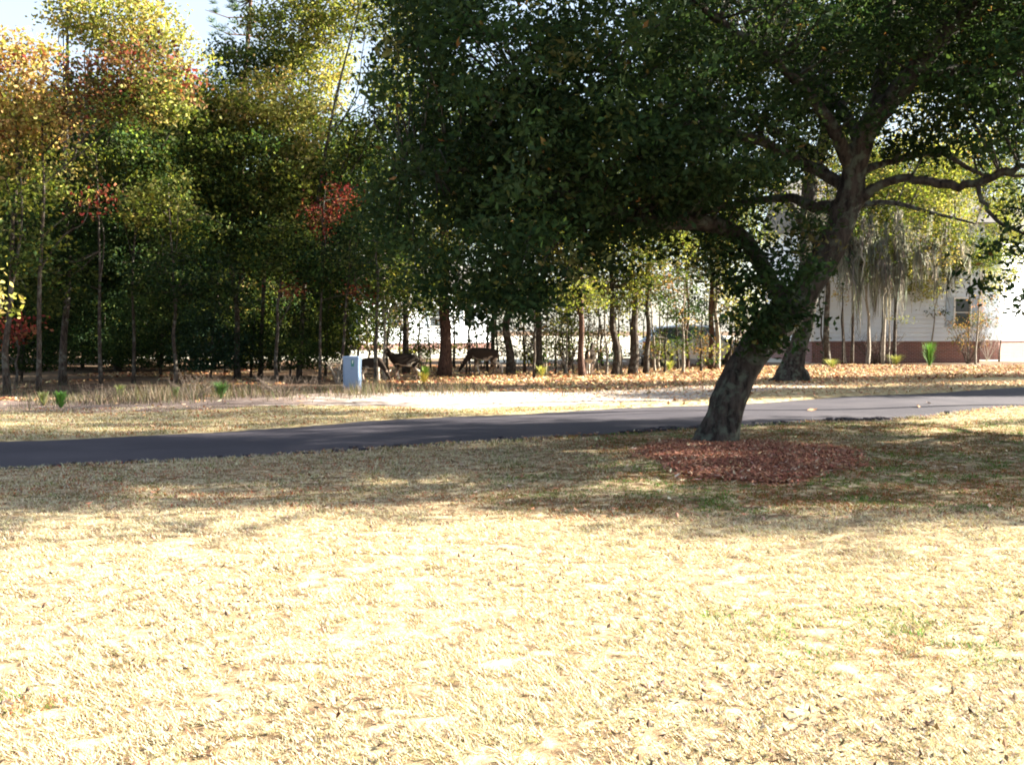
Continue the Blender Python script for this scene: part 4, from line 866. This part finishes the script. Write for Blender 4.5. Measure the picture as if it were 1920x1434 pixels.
# ------------------------------------------------------------------ stuff: grass, litter, mulch, crumbs
def grass_blades():
    n = 620000
    # density falls with distance: sample depth so that the picture is covered evenly
    y = 3.2 * (20.0 / 3.2) ** rng.uniform(0, 1, n); x = rng.uniform(-1, 1, n) * (y * .52 + .4)
    lim = edge_x(NEAR, x) + .06 * (vnoise(x * 9, x * 0, 3) - .5); near = y < lim
    far = (y > edge_x(FARE, x) + .03) & (y < edge_x(VERF, x) - .5)
    inm = (((x - MX) / 1.15) ** 2 + ((y - MY - .3 * (x - MX)) / 1.65) ** 2) < 1
    k = (near | far) & ~inm; x, y = x[k], y[k]; n = len(x)
    m1 = vnoise(x * 3.5, y * 2.2, 21); m2 = vnoise(x * 11, y * 7, 22); sp = vnoise(x * 13, y * 11, 51) * .6 + vnoise(x * 27, y * 22, 52) * .4; keep = ((m1 * .55 + m2 * .45) > rng.uniform(.0, .33, n)) & (sp > rng.uniform(.28, .46, n))
    x, y, m1, m2 = x[keep], y[keep], m1[keep], m2[keep]; n = len(x)
    z = hgt(x, y) + .026; H = rng.uniform(.007, .023, n) * (.7 + .7 * m1) * (1 + y * .03); wd = rng.uniform(.0012, .0030, n) * (1 + y * .13)
    an = rng.uniform(0, 6.28, n); ln = rng.uniform(.6, 2.6, n) * H; dx, dy = np.cos(an) * ln, np.sin(an) * ln
    sx, sy = -np.sin(an) * wd, np.cos(an) * wd
    V = np.stack([np.stack([x - sx, y - sy, z], 1), np.stack([x + sx, y + sy, z], 1), np.stack([x + dx, y + dy, z + H], 1)], 1).reshape(-1, 3)
    c = pal([(5, (0.53, 0.46, 0.32)), (3, (0.62, 0.56, 0.42)), (1.3, (0.34, 0.24, 0.14)), (.5, (.18, .11, .07))], n, .12)
    gr = pal([(3, (0.06, 0.125, 0.022)), (2.5, (0.125, 0.20, 0.04)), (3, (.20, .085, .035)), (2, (.24, .14, .06))], n, .2); gm = vnoise(x * 2.3, y * 2.6, 71)[:, None]; gr = np.where(gm > .55, gr * np.array([.7, 1.15, .7]), gr * np.array([1.2, .8, .8]))
    zone = np.clip((x - (-1.0)) / 2.5, 0, 1) * np.clip((y - 8.0) / .8, 0, 1) * np.clip((15.5 - y + .25 * x) / 1, 0, 1)  # greener grass under the oak; its dark blades also deepen the shade
    shade_zone = np.clip((y - 8.2) / .6, 0, 1) * (y < 20) * .35  # brown blades put the lawn's band of shade into the colour
    p = np.maximum(zone * 1.3, shade_zone) * (.5 + 1.0 * vnoise(x * 1.1, y * 1.1, 31)); g = rng.uniform(0, 1, n) < p; gl = gr * np.where(zone[:, None] < .3, np.array([1.35, .8, .8]), np.array([1, 1, 1])); c[g] = gl[g]
    p2 = (vnoise(x * 1.5, y * 1.5, 37) > .78) & (y < 5.5) & (rng.uniform(0, 1, n) < .35); c[p2] = gr[p2] * 1.4
    tag(link('dormant_grass', mesh_np('dormant_grass', V, np.arange(3 * n).reshape(n, 3), M['grass'], np.repeat(c, 3, 0))), 'short dry straw coloured grass blades of the lawn', 'grass', None, 'stuff')
    print('blades', n)
grass_blades()

def litter(name, n, region, L, cols, label, cat, zoff=.035, flat=.75, mat='litter', lift=.03):
    x, y = region(n); n = len(x); z = hgt(x, y) + zoff + rng.uniform(0, lift, n); s = rng.uniform(.6, 1.3, n)
    V, Fq = leaf_geo(np.stack([x, y, z], 1), L[0] * s, L[1] * s, flat, .25)
    tag(link(name, mesh_np(name, V, Fq, M[mat], np.repeat(pal(cols, n, .25), 4, 0))), label, cat, None, 'stuff')
def reg_mulch(n):
    a = rng.uniform(0, 6.28, n); r = np.sqrt(rng.uniform(0, 1, n)) * rng.choice([1, 1, 1, 1.12], n); w = r * (1 + .10 * np.sin(3 * a + 1) + .06 * np.sin(7 * a))
    return MX + 1.22 * w * np.cos(a), MY + 1.75 * w * np.sin(a) + .35 * w * np.cos(a)
litter('mulch_chips', 16000, reg_mulch, (.065, .022), [(4, (.30, .12, .075)), (3, (.16, .06, .04)), (2, (.42, .22, .14)), (.6, (.55, .42, .30))], 'red brown wood chips heaped around the leaning oak', 'mulch', .045, .6)
def reg_woods(n):
    y = rng.uniform(21, 44, n); x = rng.uniform(-1, 1, n) * (y * .55); k = (y > edge_x(SANDF, np.minimum(x, 8)) - .8 + 1.2 * vnoise(x, y, 3)) & ((x > 3) | (vnoise(x * .6, y * .8, 5) > np.where(x < -4, .62, .35)))
    k &= y > edge_x(VERF, x) - 1.0; return x[k], y[k]
litter('leaf_litter', 60000, reg_woods, (.13, .075), [(4, (.42, .22, .10)), (4, (.50, .36, .20)), (2, (.22, .09, .05)), (1.5, (.55, .46, .28)), (.6, (.35, .07, .04))], 'orange and tan fallen leaves along the edge of the woods', 'fallen leaves', .03, .7, 'litter', .05)
def reg_verge(n):
    x = rng.uniform(-16, 17, n); a, b = edge_x(FARE, x), edge_x(SANDF, np.minimum(x, 8)) + .4; t = rng.uniform(0, 1, n) ** .8; y = a + (b - a) * t; k = rng.uniform(0, 1, n) < np.clip((x + 1) / 6, .06, 1) * (.35 + .65 * t); return x[k], y[k]
litter('scattered_leaves', 22000, reg_verge, (.10, .055), [(4, (.50, .34, .20)), (3, (.42, .22, .11)), (1, (.25, .10, .06)), (2, (.6, .5, .34))], 'tan leaves scattered over the dry verge beyond the path', 'fallen leaves', .03, .8)
def reg_lawn(n):
    y = rng.uniform(8.0, 15, n); x = rng.uniform(-1, 1, n) * (y * .52); k = (y < edge_x(NEAR, x)) & (rng.uniform(0, 1, n) < np.exp(-((x - MX) / 3.2) ** 2) + .08); return x[k], y[k]
litter('lawn_leaves', 2600, reg_lawn, (.055, .03), [(4, (.24, .12, .07)), (3, (.34, .18, .10)), (1, (.5, .42, .3))], 'small brown leaves lying in the shaded grass under the oak', 'fallen leaves', .05, .8)
def reg_near(n):
    y = 3.3 * (8.2 / 3.3) ** rng.uniform(0, 1, n); x = rng.uniform(-1, 1, n) * (y * .52); k = vnoise(x * 1.3, y * 1.3, 8) > .45; return x[k], y[k]
litter('lawn_debris', 2600, reg_near, (.034, .018), [(4, (.10, .06, .035)), (3, (.18, .11, .06)), (1, (.07, .05, .04))], 'small dark leaf scraps in the foreground grass', 'fallen leaves', .045, .7)
def weeds():
    n = 26000; x = rng.uniform(-14, 6, n); y = edge_x(SANDF, x) + rng.normal(.3, 1.3, n); p = np.clip((2.5 - x) / 5, .05, 1) * (vnoise(x * 1.1, y * .8, 61) > .35); k = (rng.uniform(0, 1, n) < p) & (y > edge_x(SANDN, x) + .3)
    x, y = x[k], y[k]; n = len(x); z = hgt(x, y) + .02; H = rng.uniform(.06, .38, n) * vnoise(x * .9, y * .9, 64) * 1.4; an = rng.uniform(0, 6.28, n); L = H * rng.uniform(.1, .8, n); w = .007
    sx, sy = -np.sin(an) * w, np.cos(an) * w
    V = np.stack([np.stack([x - sx, y - sy, z], 1), np.stack([x + sx, y + sy, z], 1), np.stack([x + np.cos(an) * L, y + np.sin(an) * L, z + H], 1)], 1).reshape(-1, 3)
    tag(link('dry_weeds', mesh_np('dry_weeds', V, np.arange(3 * n).reshape(n, 3), M['grass'], np.repeat(pal([(3, (.13, .10, .08)), (2, (.2, .16, .12)), (2, (.08, .07, .05)), (1, (.10, .12, .05))], n, .25), 3, 0))), 'dull grey brown weeds along the sandy edge of the left woods', 'weeds', None, 'stuff')
weeds()
# asphalt crumbs along the near edge of the path
def crumbs():
    mb = MB(); r = random.Random(3)
    for i in range(150):
        u = r.choice([r.uniform(1545, 1660), r.uniform(1545, 1660), r.uniform(1180, 1320), r.uniform(0, 1900)]); x, y = at(u, float(np.interp(u, [0, 330, 760, 1130, 1250, 1400, 1540, 1640, 1740, 1830, 1920], [886, 866, 840, 818, 808, 801, 792, 787, 778, 770, 763]))); y += r.uniform(-.22, .12)
        s = r.uniform(.012, .05); z = float(hgt(x, y)) + .03; k = 6; v = []
        for j, (q, zz) in enumerate(((1, 0), (.8, .7))):
            for a in range(k): v.append((x + s * 1.5 * q * r.uniform(.7, 1.2) * math.cos(a * 1.047), y + s * q * r.uniform(.7, 1.2) * math.sin(a * 1.047), z + zz * s))
        mb.add(v, [(6, 7, 8, 9, 10, 11)] + [(a, (a + 1) % 6, 6 + (a + 1) % 6, 6 + a) for a in range(6)])
    tag(mb.build('asphalt_crumbs', M['asphalt']), 'broken black asphalt crumbs along the near edge of the path', 'rubble', None, 'stuff')
crumbs()
# single leaves on the path
for i, (u, v, lb) in enumerate([(1523, 771, 'large curled orange leaf on the path right of the leaning oak'), (1722, 766, 'dry leaf on the asphalt below the white house'), (1741, 761, 'smaller dry leaf farther back on the asphalt'), (1640, 742, 'tan leaf near the far edge of the path'), (1270, 909, 'pale leaf alone in the shaded grass left of the mulch')]):
    x, y = at(u, v); z = float(hgt(x, y)) + (.028 if i < 4 else .07); s = [.10, .07, .05, .05, .045][i]
    vv = [(-s, 0, .01), (-.3 * s, .5 * s, .035), (.5 * s, .55 * s, .03), (s, 0, .045), (.5 * s, -.5 * s, .012), (-.3 * s, -.45 * s, .0), (0, 0, .012)]
    o = MB().add(vv, [(0, 6, 1), (1, 6, 2), (2, 6, 3), (3, 6, 4), (4, 6, 5), (5, 6, 0)]).build('fallen_leaf', mat_plain('dry leaf %d' % i, [(.5, .26, .12), (.45, .25, .13), (.42, .25, .14), (.5, .36, .22), (.6, .5, .42)][i], .7)); o.location = (x, y, z); o.rotation_euler[2] = i * 1.3
    tag(o, lb, 'leaf', 'single leaves on the path and lawn')
print('tris', sum(len(m.polygons) for m in bpy.data.meshes))
